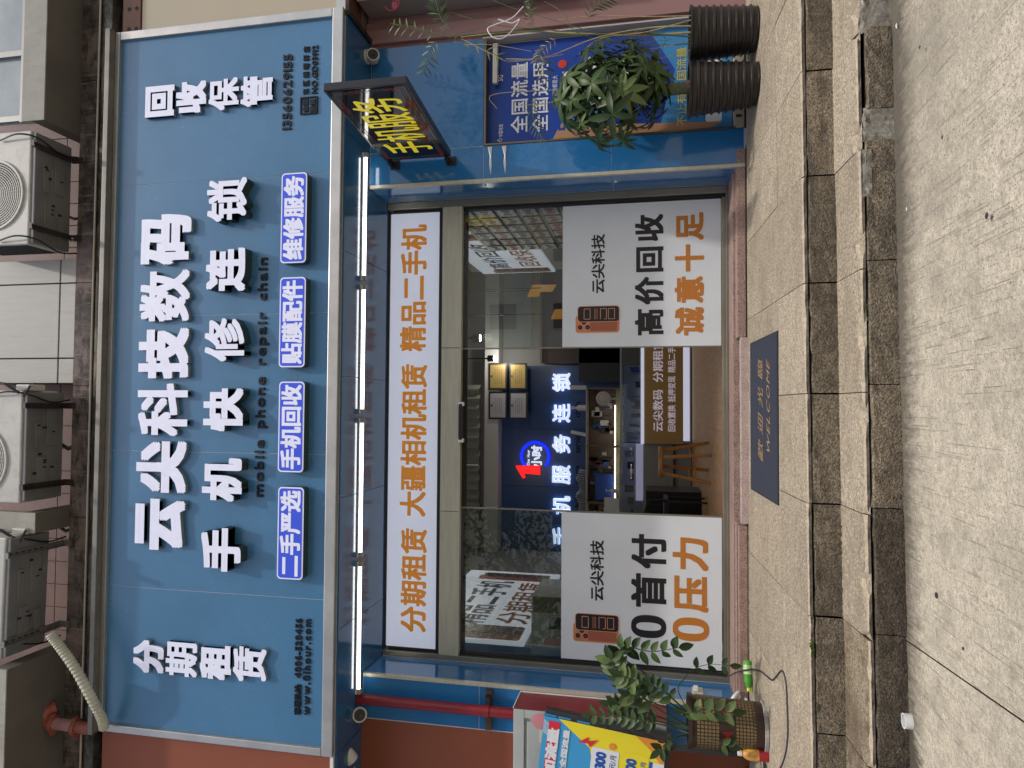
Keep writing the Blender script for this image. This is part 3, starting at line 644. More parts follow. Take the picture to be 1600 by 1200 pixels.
for nm, xa, xb, y, lab in (('sliding_pane', .492, 1.712, DY, None), ('sliding_pane', -2.10, -.868, DY, None)):
    p = obj('sliding_pane', MB().box(xa, xb, y+.0, y+.008, .523, 2.69), GL, df)
    ex = xa if xa > 0 else xb-.012
    obj('pane_edge', MB().box(ex, ex+.012, y-.004, y+.012, .523, 2.69), STEELV, p)
    px0, px1 = (.495, 1.70) if xa > 0 else (-2.09, -.845)
    if xa < 0: px1 = -.872+.02
    po = obj('window_poster', MB().box(px0+(.008 if xa > 0 else 0), px1-(0 if xa > 0 else .03), y-.0045, y-.0015, .533, 1.822), POST, p)
Yp = DY-.0062
def wr(s, a, b, yl, yr, m, bold, gap=0, Y=Yp, parent=df, per=True, depth=0, name='character'):
    fr, w_, h_ = fb(a, b, yl, yr, Y); return write(s, fr, w_, h_, m, depth, bold, parent, name, per_char=per, gap=gap)
wr('云尖科技', 924, 945, 458, 366, BKP, .022); wr('高价回收', 992, 1037, 524, 335, BKP, .032, .12); wr('诚意十足', 1054, 1100, 524, 332, ORP, .034, .12)
wr('云尖科技', 922, 943.5, 938.5, 844, BKP, .022); wr('首付', 986, 1041, 949, 835, BKP, .032, .12); wr('压力', 1051, 1107, 956, 840, ORP, .032, .12)
def ringprint(xa, xb, yl, yr, m, k=.36):
    fr, w_, h_ = fb(xa, xb, yl, yr, Yp); mb = MB(); n = 32; V = []
    for t in (1, 0):
        for i in range(n):
            a = 2*math.pi*i/n; rx, rz = (w_/2, h_/2) if t else (w_/2*.36, h_/2*.71)
            ca, sa = math.cos(a), math.sin(a); e = .8
            V.append((fr[0].x+w_/2+rx*math.copysign(abs(ca)**e, ca), Yp, fr[0].z+h_/2+rz*math.copysign(abs(sa)**e, sa)))
    mb.add(V, [(i, (i+1) % n, n+(i+1) % n, n+i) for i in range(n)]); return obj('character', mb, m, df)
ringprint(986, 1041, 997, 961, BKP); ringprint(1051, 1108, 1002, 965, ORP)
CO1 = mat('print_copper', (.60, .22, .10), .45, nscale=6, namp=.12); CO2 = mat('print_copper_light', (.75, .36, .2), .45)
def phones(fr, w_, h_, parent, e=0):
    """a copper phone back with three lenses and a dark screen beside it, flat print"""
    O, R, U = fr; N = R.cross(U); q = lambda a: O+N*(.0006*a)
    K = mat('print_screen', (.02, .016, .018), .4)
    pt = obj('phone_print', MB().prism(rrect(w_*.66, h_*.94, w_*.11), (q(1), R, U), .0004), CO2, parent)
    def a(pts, lv, m, x=0, y=0): obj('print_piece', MB().prism([(px+x, py+y) for px, py in pts], (q(lv), R, U), .0004), m, pt if parent.parent is None else parent)
    a(rrect(w_*.62, h_*.92, w_*.1), 2, CO1, w_*.02, h_*.01)
    a(rrect(w_*.44, h_*.58, w_*.06), 3, mat('print_copper_dark', (.36, .11, .055), .45), w_*.06, h_*.05)
    for cx, cy in ((.12, .84), (.12, .68), (.30, .76)):
        a([(w_*(cx+.09)+w_*.085*math.cos(t*math.pi/7), h_*cy+w_*.085*math.sin(t*math.pi/7)) for t in range(14)], 4, K)
        a([(w_*(cx+.09)+w_*.04*math.cos(t*math.pi/4), h_*cy+w_*.04*math.sin(t*math.pi/4)) for t in range(8)], 5, mat('print_lens', (.08, .06, .08), .3))
    a(rrect(w_*.60, h_*.90, w_*.12), 6, CO2, w_*.40, 0)
    a(rrect(w_*.56, h_*.875, w_*.105), 7, K, w_*.42, h_*.012)
    for y0_, kind in ((.62, 0), (.47, 1), (.27, 2), (.10, 3)):        # glowing outline shapes on the screen
        x0, x1 = w_*.50, w_*.90; yy = h_*y0_; hh = h_*.14; t = w_*.018
        if kind != 1:
            for r_ in (0, .012): 
                for (ax, bx, ay, by) in ((x0, x1, yy, yy+t), (x0, x1, yy+hh-t, yy+hh), (x1-t, x1, yy, yy+hh), (x0, x0+t, yy, yy+hh*(1 if kind != 2 else .4))):
                    a([(ax, ay), (bx, ay), (bx, by), (ax, by)], 8, CO2)
                break
        else:
            for k in range(3): a([(x0, yy+h_*.028*k), (x1, yy+h_*.028*k), (x1, yy+h_*.028*k+t*.8), (x0, yy+h_*.028*k+t*.8)], 8, CO1)
fr, w_, h_ = fb(895, 968, 520, 478, Yp); phones(fr, w_, h_, df)
fr, w_, h_ = fb(891, 967, 1004, 959, Yp); phones(fr, w_, h_, df)

# ------------------------------------------------------------------ shop interior
IY = 6.6
FLW = mat('laminate_floor', (.62, .37, .17), .42, nscale=3, namp=.25, stretch=(14, 1.2, 1), spec=.3)
IWALL = mat('interior_grey_wall', (.26, .26, .25), .6, nscale=2, namp=.05)
IBLUE = mat('interior_blue_panel', (.025, .07, .20), .3)
fl = struct('shop_floor', MB().box(-2.5, 2.6, .60, IY+.02, .40, .484), FLW)
for i in range(20):
    x = -2.5+i*.255
    obj('floor_board', MB().box(x+.001, x+.254, .61, IY, .4845, .490), FLW, fl)
rw = thing('interior_walls', 'grey plaster side walls and ceiling inside the shop', 'wall', (0, 4, .49))
obj('side_wall', MB().box(-2.62, -2.50, .62, IY+.2, .40, 4.7), IWALL, rw); obj('side_wall', MB().box(2.5, 2.62, .62, IY+.2, .40, 4.7), IWALL, rw)
obj('rear_wall', MB().box(-2.6, 2.6, IY+.03, IY+.2, .40, 4.7), IWALL, rw)
obj('ceiling_slab', MB().box(-2.62, 2.62, .62, IY+.2, 4.7, 4.85), IWALL, rw)
obj('front_lintel', MB().box(-2.62, 2.62, .62, .75, 3.4, 4.7), IWALL, rw)
bw = thing('feature_wall', 'dark blue panelled back wall with lit white characters', 'wall', (-.5, IY, .49))
for xa, xb in ((-2.48, -1.385), (-1.383, -.392), (-.390, .716)): obj('wall_panel', MB().box(xa, xb-.003, IY-.02, IY+.028, .49, 3.65), IBLUE, bw)
obj('bulkhead', MB().box(-2.49, 2.49, IY-.35, IY+.028, 3.66, 3.90), mat('bulkhead_paint', (.5, .49, .46), .6), bw)
WLIT = mat('white_letters_lit', (.75, .84, 1), .4, emit=.75)
for i, ch in enumerate('手机服务连锁'):
    yl = 853-48.2*i; fr, w_, h_ = fb(862.5, 891, yl, yl-29.5, IY-.07); fr[0].y = IY-.03
    write(ch, fr, w_, h_, WLIT, .04, .028, bw, 'wall_character')
for s, yl, yr in (('mobile', 812, 773), ('phone', 756, 727), ('service', 708, 674.5), ('chain', 652, 628)):
    wr(s, 898, 907, yl, yr, NAVY, .02, Y=IY-.0225, parent=bw, per=False, name='lettering')
lg = thing('logo_sign', 'lit round blue ring logo with red figure one on the back wall', 'logo', (-.85, IY-.05, 2.8))
fr, w_, h_ = fb(812, 860, 737, 689, IY-.07); c_ = fr[0]+Vector((w_/2, 0, h_/2)); R_ = w_/2
V = []; n = 36; mb = MB()
for d_ in (0, -.03):
    for t in (1, .82):
        for i in range(n+1):
            a = math.radians(228+i*(330/n)); V.append((c_.x+R_*t*math.cos(a), IY-.03+d_, c_.z+R_*t*math.sin(a)))
m_ = n+1; f = []
for i in range(n):
    f += [(2*m_+i, 2*m_+i+1, 3*m_+i+1, 3*m_+i), (i, 2*m_+i, 2*m_+i+1, i+1)[::-1], (m_+i, m_+i+1, 3*m_+i+1, 3*m_+i)]
obj('ring', mb.add(V, f), mat('logo_blue_lit', (.0, .02, .9), .4, emit=1.2), lg)
wr('小时', 830, 847, 731, 696, WLIT, .045, Y=IY-.06, parent=lg, per=False, name='lettering')
wr('One Hour', 823, 828, 727, 703, WLIT, .02, Y=IY-.06, parent=lg, per=False, name='lettering')
fr, w_, h_ = fb(806, 844, 744, 727, IY-.07); O = fr[0]
obj('figure_one', MB().prism([(w_*.15, 0), (w_*1.0, 0), (w_*.95, h_*1.0), (w_*.75, h_*.98), (-w_*.25, h_*.70), (-w_*.1, h_*.6), (w_*.25, h_*.66)], (Vector((O.x, IY-.045, O.z)), Vector((1, 0, 0)), Vector((0, 0, 1))), .03), mat('logo_red_lit', (.85, .01, .01), .4, emit=1.1), lg)
GOLD = mat('certificate_gold', (.42, .30, .10), .4, .3, emit=0); SILV = mat('certificate_silver', (.45, .44, .46), .4, .3)
for (xa, xb, yl, yr, m_, lab) in ((763, 792, 609, 567, GOLD, 'upper gold framed certificate'), (795, 823, 609, 567, GOLD, 'lower gold framed certificate'), (763, 792, 655, 612, SILV, 'upper silver framed certificate'), (795, 824, 655, 612, SILV, 'lower silver framed certificate')):
    fr, w_, h_ = fb(xa, xb, yl, yr, IY-.40); O = fr[0]
    t = thing('certificate', lab+' on the back wall', 'certificate', tuple(O), 'framed certificates on the back wall')
    obj('frame', MB().box(O.x, O.x+w_, IY-.375, IY-.352, O.z, O.z+h_), BLACK, t); obj('plate', MB().box(O.x+.03, O.x+w_-.03, IY-.380, IY-.376, O.z+.03, O.z+h_-.03), m_, t)
    mb = MB()
    for k in range(5):
        x0 = O.x+w_*(.22 if k else .35); mb.box(x0, x0+w_*(.56 if k else .3), IY-.382, IY-.3805, O.z+h_*(.75-.11*k), O.z+h_*(.765-.11*k))
    mb.box(O.x+w_*.46, O.x+w_*.54, IY-.382, IY-.3805, O.z+h_*.8, O.z+h_*.88)
    obj('print', mb, BLACK, t)
for i in range(15):                                             # pleated curtain over the bulkhead
    pass
cu = thing('pleated_curtain', 'grey green pleated curtain hanging above the bulkhead', 'curtain', (-.5, 5.9, 3.95))
CUR = mat('curtain_cloth', (.20, .22, .18), .85, nscale=3, namp=.1)
def pleat(x0, x1, y, z0, z1, n, amp, m, parent, name):
    V = []; 
    for i in range(n+1):
        X = x0+(x1-x0)*i/n; yy = y+amp*math.sin(i*1.3)+amp*.4*math.sin(i*.37)
        V += [(X, yy, z0+.01*math.sin(i*.9)), (X, yy, z1)]
    return obj(name, MB().add(V, [(2*i, 2*i+2, 2*i+3, 2*i+1) for i in range(n)]), m, parent, smooth=True)
for xa, xb in ((-2.3, -1.0), (-.97, .36)): pleat(xa, xb, 5.95, 3.915, 4.65, 40, .03, CUR, cu, 'curtain_panel')
obj('curtain_rail', MB().box(-.995, -.975, 5.90, 5.93, 3.92, 4.6), WHITE, cu)
# shelves under the letters
WOODD = mat('shelf_board', (.16, .12, .09), .5)
sh = thing('tool_shelf', 'two bay dark repair bench shelf full of tools under the letters', 'shelf', (-.7, 6.3, .49))
for x in (-2.40, -1.60, -.66, .30): obj('upright', MB().box(x, x+.02, 6.2, IY-.022, .49, 2.13), WOODD, sh)
for z in (2.13, 1.30): obj('shelf_board', MB().box(-2.4, .32, 6.2 if z > 2 else 5.95, IY-.023, z, z+.022), mat('shelf_edge_pale', (.40, .35, .3), .5), sh)
obj('back_board', MB().box(-2.4, .30, IY-.05, IY-.024, 1.68, 2.12), WOODD, sh); obj('glow_painted_board', MB().box(-2.4, .30, IY-.05, IY-.024, 1.33, 1.675), mat('painted_led_glow', (.50, .48, .28), .6), sh)  # the strip's warm light is painted into the lower board's pale yellow
obj('led_strip', MB().box(-2.38, -.68, 6.21, 6.22, 1.66, 1.675).box(-.63, .03, 6.21, 6.22, 1.66, 1.675), mat('warm_led_strip', (1, .88, .62), .4, emit=9), sh)
rq = random.Random(11); PALC = [(.5, .5, .48), (.03, .03, .035), (.35, .05, .04), (.05, .1, .35), (.10, .08, .05), (.02, .02, .02), (.6, .6, .62), (.05, .055, .05)]
PM = [mat('goods_%d' % i, c, .5) for i, c in enumerate(PALC)]
goods = [('white box standing at the right end of the tool shelf top', .27, .36, 2.153, 2.46, 6, 'box')]
# things on top of the shelf and inside it
t = tag(obj('carton', MB().box(.29, .36, 6.25, 6.4, 2.153, 2.42), PM[0]), 'white box standing at the right end of the shelf top', 'box')
t = tag(obj('spray_bottle', MB().lathe([(.05, 0), (.05, .14), (.02, .17), (.02, .21), (.035, .22), (.03, .25)], (-.02, 6.35, 2.153), 12), PM[6]), 'white pump bottle on the shelf top beside the white box', 'bottle')
t = tag(obj('paper_stack', MB().obox((-.50, 6.3, 2.153), (.05, .02, 0), (0, .12, 0), (.05, 0, .26)), PM[6]), 'white leaning leaflet box on the shelf top above chain', 'leaflets')
pk = thing('paper_bundle', 'long row of pale leaflets lying on the shelf top at left', 'leaflets', (-1.6, 6.3, 2.153))
for i in range(34): obj('leaflet', MB().obox((-2.2+i*.034, 6.22, 2.153), (.006, 0, 0), (0, .16, 0), (.01+.01*math.sin(i), 0, .14+.03*math.sin(i*.7))), PM[0], pk)
tools = []
for i in range(150):
    x = rq.uniform(-2.3, .2); 
    if abs(x+.66) < .1 or abs(x+1.6) < .08: x += .2
    low = rq.random() < .4; z = 1.323 if low else rq.uniform(1.69, 1.98)
    w_, h_ = rq.uniform(.03, .12), rq.uniform(.04, .26 if low else .16)
    o = obj('tool_item' if low else 'hook_item', MB().box(x, x+w_, 6.30 if low else IY-.10, 6.42 if low else IY-.051, z, z+h_), PM[rq.randrange(8)], sh, bevel=.008)
bp = tag(obj('blue_package', MB().box(-1.55, -1.12, 6.30, 6.42, 1.68, 2.0), mat('package_blue', (.02, .06, .3), .4)), 'blue flat packages standing at the left bay of the tool shelf', 'package')
fan = thing('desk_fan', 'small round beige desk fan at the right end of the tool shelf', 'fan', (.16, 6.25, 1.32))
obj('fan_cage', MB().lathe([(.12, 0), (.12, .04), (.09, .05), (.088, .05), (.08, .04), (.05, .055), (.03, .06)], (.14, 6.20, 1.86), 20, 'y'), mat('fan_beige', (.45, .40, .33), .5), fan)
obj('fan_stem', MB().tube([(.14, 6.22, 1.75), (.14, 6.24, 1.33)], .015, 8), MATS['fan_beige'], fan); obj('fan_foot', MB().lathe([(.08, 0), (.06, .02)], (.14, 6.24, 1.323), 16), MATS['fan_beige'], fan)
# black monitor top right of shelf
mo = thing('television', 'black television panel on the back wall right of the characters', 'television', (.75, 6.35, 2.2))
obj('screen', MB().box(.42, 1.05, 6.30, 6.36, 1.60, 2.28), BLACK, mo); obj('wall_mount', MB().box(.6, .85, 6.36, IY-.02, 1.8, 2.1), BLACK, mo)
dc = thing('dark_cabinet', 'dark wall cabinet at the right end of the back wall', 'cabinet', (1.5, 6.3, 2.6))
obj('carcass', MB().box(.74, 2.4, 6.3, IY+.02, .49, 2.9), mat('dark_wood', (.05, .03, .02), .4), dc); obj('shelf_board', MB().box(.74, 2.4, 6.25, 6.299, 2.9, 2.94), WOODD, dc)
# counters
SILW = mat('lit_counter_white', (.66, .68, .85), .4, emit=.55)
ct = thing('glass_display_counter', 'glass display counter with brown lettered front and white light strips', 'counter', (.3, 5.4, .49))
CG = glass_mat('counter_glass', (.75, .8, .85))
x0, x1 = -.545, 1.9; cy0, cy1 = 5.2, 5.75
BRN = mat('brown_counter_front', (.55, .37, .14), .5)
obj('brown_front', MB().box(x0, x1, cy0, cy0+.02, .62, 1.185), BRN, ct); obj('counter_body', MB().box(x0+.01, x1, cy0+.021, cy1, .50, 1.20), IWALL, ct)
obj('light_strip', MB().box(x0, x1, cy0-.01, cy0+.018, 1.187, 1.235), SILW, ct); obj('light_strip', MB().box(x0+.05, x1, cy0+.0, cy0+.018, .525, .618), SILW, ct)
obj('counter_top', MB().box(x0, x1, cy0-.005, cy1, 1.525, 1.545), mat('counter_top_edge', (.5, .5, .5), .3, .5), ct)
obj('glass_front', MB().box(x0, x1, cy0, cy0+.006, 1.236, 1.524), CG, ct)
obj('display_floor', MB().box(x0, x1, cy0+.007, cy1, 1.201, 1.236), SILW, ct)
obj('display_reflection', MB().box(x0, x1, cy0+.20, cy0+.215, 1.237, 1.50), mat('display_reflection', (.45, .46, .52), .25), ct)  # pale colour stands in for bright reflections in the counter glass
for xx in (x0, .9): obj('post', MB().box(xx, xx+.02, cy0+.007, cy0+.03, 1.236, 1.524), WHITE, ct)
for i in range(22):
    xx = x0+.06+i*.056+rq.uniform(-.01, .01); hh_ = rq.uniform(.05, .2); obj('displayed_item', MB().obox((xx, cy0+rq.uniform(.06, .16), 1.24), (rq.uniform(.02, .09), 0, rq.uniform(-.01, .03)), (0, .03, hh_), (0, .012, -.002)), PM[[1, 6, 0, 4, 6, 3, 1, 0, 2, 6][rq.randrange(10)]], ct)
obj('dark_panel', MB().box(.62, 1.9, cy0-.006, cy0-.001, 1.25, 1.52), mat('slate_panel', (.10, .115, .125), .4), ct)
CRM = mat('cream_letters', (.80, .76, .9), .4, emit=.25)
wr('云尖数码', 1020, 1036, 674, 609, CRM, .012, Y=cy0-.004, parent=ct, per=False, name='lettering'); wr('分期租赁', 1020, 1036, 597, 531, CRM, .012, Y=cy0-.004, parent=ct, per=False, name='lettering')
for s, a, b in (('回收置换', 674, 633), ('抵押变现', 628, 588), ('精品二手机', 582, 532)): wr(s, 1043.5, 1055.5, a, b, CRM, .012, Y=cy0-.004, parent=ct, per=False, name='lettering')
c2 = thing('glass_showcase', 'low glass showcase left of the brown counter with white lit shelf', 'showcase', (-1.5, 5.4, .49))
obj('case_body', MB().box(-2.3, x0-.01, cy0+.06, cy1, .50, 1.20), mat('showcase_grey', (.30, .31, .30), .5), c2)
obj('case_top', MB().box(-2.3, x0-.01, cy0+.05, cy1, 1.54, 1.555), MATS['counter_top_edge'], c2); obj('case_back', MB().box(-2.3, x0-.02, cy1-.02, cy1, 1.21, 1.53), WHITE, c2); obj('glass_front', MB().box(-2.3, x0-.01, cy0+.06, cy0+.065, 1.22, 1.539), CG, c2)
obj('lit_shelf', MB().box(-1.40, x0-.01, cy0+.05, cy1, 1.205, 1.31), mat('lit_shelf', (.42, .42, .62), .3, emit=.3), c2); obj('skirting', MB().box(-2.3, x0-.01, cy0+.03, cy0+.059, .74, .76), BLACK, c2)
for i in range(9): obj('displayed_item', MB().box(-2.2+i*.18, -2.1+i*.18, cy0+.2, cy0+.3, 1.345, 1.40+.04*(i % 3)), PM[(i*3) % 8], c2)
cards = [('white price cards on the left showcase by the QR stand', -1.75)]
tag(obj('card_stand', MB().obox((-1.62, 5.15, 1.556), (.26, 0, 0), (0, .04, .22), (0, .01, 0)), PM[6]), 'white card stand on the left glass showcase', 'card stand')
tag(obj('pump_bottle', MB().lathe([(.035, 0), (.035, .12), (.012, .14), (.012, .19), (.03, .195), (.02, .21)], (-1.28, 5.35, 1.556), 12), PM[6]), 'small white pump bottle on the left showcase beside the card stand', 'bottle')
# wooden stool
WD = mat('varnished_pine', (.50, .24, .075), .35, nscale=8, namp=.2, stretch=(1, 1, 6))
stl = thing('wooden_stool', 'round wooden stool standing on the laminate shop floor', 'stool', (-.57, 2.1, .49))
obj('seat', MB().lathe([(.150, .475), (.163, .485), (.163, .512), (.150, .522)], (-.57, 2.1, .49), 28), WD, stl, smooth=True)
lp = [(.148*math.cos(math.radians(q)), .148*math.sin(math.radians(q))) for q in (205, 295, 25, 115)]; tops = []
for dx, dy in lp:
    a, b = Vector((-.57+dx*.85, 2.1+dy*.85, .975)), Vector((-.57+dx*1.5, 2.1+dy*1.5, .491)); tops.append((a, b)); obj('leg', MB().tube([a, b], [.021, .018], 8), WD, stl, smooth=True)
for i in range(4):
    j = (i+1) % 4; zt = .42 if i % 2 else .32; A = tops[i][0].lerp(tops[i][1], 1-zt); B_ = tops[j][0].lerp(tops[j][1], 1-zt); obj('rung', MB().tube([A, B_], .010, 8), WD, stl)
chs = thing('black_chair', 'black metal chair with mesh back in the dark left part of the shop', 'chair', (-1.15, 2.6, .49))
obj('seat', MB().box(-1.42, -1.0, 2.4, 2.85, .90, .95), BLACK, chs, bevel=.015)
obj('backrest', MB().box(-1.42, -1.38, 2.4, 2.85, .98, 1.36), BLACK, chs, bevel=.015)
for dx in (-1.41, -1.03):
    for dy in (2.42, 2.81): obj('leg', MB().tube([(dx, dy, .90), (dx, dy, .491)], .013, 8), BLACK, chs)
obj('armrest', MB().tube([(-1.40, 2.41, 1.15), (-1.2, 2.40, 1.17), (-1.02, 2.41, 1.12), (-1.01, 2.41, .92)], .014, 8), BLACK, chs, smooth=True)
dk = thing('black_cabinet', 'low black cabinet behind the black chair in the shop', 'cabinet', (-1.5, 3.6, .49))
obj('carcass', MB().box(-2.3, -1.02, 3.3, 3.9, .49, 1.15), BLACK, dk, bevel=.01)
for xx in (-2.0, -1.5): obj('cabinet_door', MB().box(xx-.2, xx+.25, 3.285, 3.299, .55, 1.10), mat('black_gloss', (.02, .02, .022), .15), dk, bevel=.004)
# left wall lit poster (seen through the left pane) and right one
LWX = -2.10
def pw(x, y, X):
    d = ray(x, y); return CAM+d*((X-CAM.x)/d.x)
PLIT = mat('lit_poster_face', (.62, .65, .76), .4, emit=.42)
lp_ = thing('wall_poster', 'lit white poster with phones on the left wall inside the shop', 'poster', (-2.1, 2.0, 2.6))
obj('poster_board', MB().box(-2.14, -2.105, .80, 3.35, 2.20, 3.35), PLIT, lp_); obj('support_wall', MB().box(-2.49, -2.141, .80, 3.35, 2.1, 3.5), IWALL, lp_)
FRL = lambda y, z: (Vector((-2.103, y, z)), Vector((0, 1, 0)), Vector((0, 0, 1)))
write('精品二手机', FRL(1.22, 2.68), 1.65, .42, BKP, 0, .02, lp_, 'character'); write('分期租赁', FRL(1.30, 2.26), 1.55, .34, ORP, 0, .02, lp_, 'character'); write('云尖科技', FRL(1.3, 3.12), .6, .13, BKP, 0, .01, lp_, 'character')
phones(FRL(.83, 2.25), .38, 1.05, lp_); phones(FRL(2.92, 2.3), .32, .92, lp_)
rp_ = thing('wall_poster', 'lit white poster with orange characters on the right wall inside the shop', 'poster', (2.1, 3.0, 2.7))
FRR = lambda y, z: (Vector((2.103, y, z)), Vector((0, -1, 0)), Vector((0, 0, 1)))
obj('poster_board', MB().box(2.105, 2.14, 2.7, 5.3, 2.55, 3.7), PLIT, rp_); obj('support_wall', MB().box(2.141, 2.5, 2.7, 5.3, .49, 3.9), IWALL, rp_)
write('高价回收', FRR(4.9, 3.15), 1.6, .32, BKP, 0, .02, rp_, 'character'); write('回收保管', FRR(4.8, 2.68), 1.4, .32, ORP, 0, .02, rp_, 'character')
phones(FRR(5.25, 2.6), .34, .95, rp_); phones(FRR(3.12, 2.6), .34, .95, rp_)
# accessory cards on the right wall
rk = thing('accessory_rack', 'cream wall rack of packaged phone accessories on the right wall', 'rack', (2.05, 1.7, 1.2))
obj('rack_board', MB().box(2.02, 2.06, .80, 3.35, 1.30, 3.15), mat('rack_cream', (.62, .60, .50), .5), rk)
cr = mat('card_white', (.62, .60, .55), .5); rd = mat('card_red', (.40, .04, .05), .5); dkc = mat('card_dark', (.08, .07, .07), .5)
for j in range(8):
    for i in range(8):
        y = .84+i*.31; z = 1.33+j*.225
        if y > 3.2: continue
        c = obj('packaged_card', MB().box(1.998, 2.019, y, y+.27, z, z+.19), rd if (j == 2 or (j == 7 and i < 2)) else dkc, rk)
        obj('card_face', MB().box(1.994, 1.9975, y+.015, y+.255, z+.012, z+.178), rd if j == 7 and i < 2 else cr, c)
        for q_ in range(3): obj('card_print', MB().box(1.991, 1.9935, y+.04+q_*.07, y+.085+q_*.07, z+.05+.02*((i+q_) % 2), z+.14-.02*(q_ % 2)), dkc if j % 3 else rd, c)
# white boxed appliance just behind the left pane
wb = thing('white_appliance', 'pale green white appliance box behind the lower left pane', 'appliance', (-1.95, 1.1, .49))
obj('appliance_body', MB().box(-2.2, -1.66, .72, 1.35, .49, 2.12), mat('appliance_pale', (.72, .78, .70), .4), wb, bevel=.015)
obj('appliance_band', MB().box(-1.80, -1.665, .712, .719, .52, 2.10), mat('appliance_band', (.25, .26, .17), .5), wb)
obj('control_panel', MB().box(-1.94, -1.84, .713, .7195, 1.72, 1.96), dkc, wb)
# spotlight by the certificates, plus two downlights added to brighten the shop
DL = mat('lit_downlight', (1, .95, .85), .4, emit=12)
for x, y, z, lab in ((.80, 5.9, 3.66, 'small lit spotlight beside the gold certificates'), (.9, 3.5, 3.3, 'added downlight brightening the right side of the shop'), (-1.2, 3.6, 3.6, 'added downlight brightening the left side of the shop')):
    t = thing('spotlight', lab, 'spotlight', (x, y, z))
    obj('lamp_body', MB().lathe([(.05, 0), (.055, .10), (.02, .12)], (x, y, z), 16), BLACK, t); obj('lamp_stem', MB().tube([(x, y, z+.12), (x, y, 4.7)], .01, 6), BLACK, t)
    obj('lamp_lens', MB().lathe([(.045, -.004), (.045, -.001)], (x, y, z), 16), DL, t)
    L_ = bpy.data.lights.new('spot_light', 'POINT'); L_.energy = 11; L_.color = (1, .95, .88); L_.shadow_soft_size = .06
    lo = bpy.data.objects.new('spot_light', L_); COL.objects.link(lo); lo.location = (x, y, z-.1)
# ------------------------------------------------------------------ hanging LED sign (stands out from the wall)
le = thing('led_sign', 'black projecting LED sign with yellow characters right of the door', 'LED sign', (1.97, -.1, 2.9))
LA, LB_ = Vector((1.985, -.09, 0)), Vector((2.005, -1.30, 0))
zt0, zb0, zt1, zb1 = 3.21, 2.65, 3.14, 2.58
RL = (LB_-LA); Lw = RL.length; RL.normalize(); slope = (zt1-zt0)/Lw
RLs = (RL+Vector((0, 0, slope))).normalized(); NL = RL.cross(Vector((0, 0, 1)))
base = Vector((LA.x, LA.y, zb0)); HH = zt0-zb0
obj('sign_case', MB().obox(base-NL*.05, RLs*Lw, NL*.05, Vector((0, 0, HH))), mat('led_case', (.018, .018, .02), .3), le, bevel=.004)
obj('sign_face', MB().obox(base+RLs*.02+Vector((0, 0, .02))+NL*.0005, RLs*(Lw-.04), NL*.003, Vector((0, 0, HH-.04))), mat('led_face', (.008, .008, .012), .06), le)
YEL = mat('led_yellow', (.75, .62, .02), .5, emit=.35)
write('手机服务', (base+RLs*.14+Vector((0, 0, .095))+NL*.005, RLs, Vector((0, 0, 1))), Lw-.28, HH-.19, YEL, 0, .010, le, 'character', per_char=True)
def dots(n0, m, sel):
    mb = MB()
    for i in range(n0):
        if i % 2 and sel != 9: pass
        t = i/n0
        for row in (.045, .062):
            for (p, run) in ((base+RLs*(.05+(Lw-.10)*t)+Vector((0, 0, row)), sel), (base+RLs*(.05+(Lw-.10)*t)+Vector((0, 0, HH-row)), sel)):
                if (int(t*8)+sel) % 3 == 0: mb.obox(p+NL*.004, RLs*.006, NL*.002, Vector((0, 0, .006)))
    for i in range(26):
        t = i/26
        for xx in (.045, .062):
            for p in (base+RLs*xx+Vector((0, 0, .06+(HH-.12)*t)), base+RLs*(Lw-xx)+Vector((0, 0, .06+(HH-.12)*t))):
                if (int(t*5)+sel) % 3 == 0: mb.obox(p+NL*.004, RLs*.006, NL*.002, Vector((0, 0, .006)))
    obj('led_dots', mb, m, le, kind='stuff')
dots(64, mat('led_red', (.45, .04, .03), .5, emit=.15), 0); dots(64, mat('led_green', (.05, .14, .07), .5), 1); dots(64, mat('led_off', (.2, .2, .2), .5), 2)
for z in (zb0+.04, zt0-.04):
    obj('wall_bracket', MB().box(1.955, 2.0, -.095, -.002, z-.012, z+.012).box(1.94, 2.015, -.012, -.001, z-.06, z+.02), BLACK, le, bevel=.003)
# security cameras
CW = mat('camera_plastic', (.62, .61, .57), .35)
def turret(p, lab, d, s=1.0):
    t = thing('security_camera', lab, 'camera', tuple(p))
    p = Vector(p); d = Vector(d).normalized(); q = d.to_track_quat('Z', 'Y').to_matrix().to_4x4()
    def L(n, prof, m, off=0, par=None):
        mb = MB().lathe(prof, (0, 0, 0), 24); mb.v = [tuple((Matrix.Translation(p) @ q) @ Vector(v)) for v in mb.v]; return obj(n, mb, m, par or t, smooth=True)
    obj('mount_base', MB().lathe([(.05*s, 0), (.05*s, .02*s)], (p.x, p.y, p.z+.035*s), 24), CW, t)
    b = L('camera_body', [(.02*s, -.06*s), (.042*s, -.045*s), (.047*s, 0), (.047*s, .03*s), (.042*s, .038*s)], CW)
    L('lens_face', [(.036*s, .0385*s), (.034*s, .042*s)], BLACK); L('lens', [(.012*s, .043*s), (.01*s, .048*s)], mat('lens_glass', (.03, .03, .04), .05))
turret(at(583, 88, -.08), 'round grey security camera at the right end of the soffit', (-.1, -.9, -.35), 1.15)
turret(at(561, 1116, -.12), 'white dome security camera at the soffit above the red pipe', (.25, -.75, -.45), 1.25)
turret(at(545, 1182, -.2), 'white security camera turned away at the far left edge', (-.8, .2, -.5), 1.2)

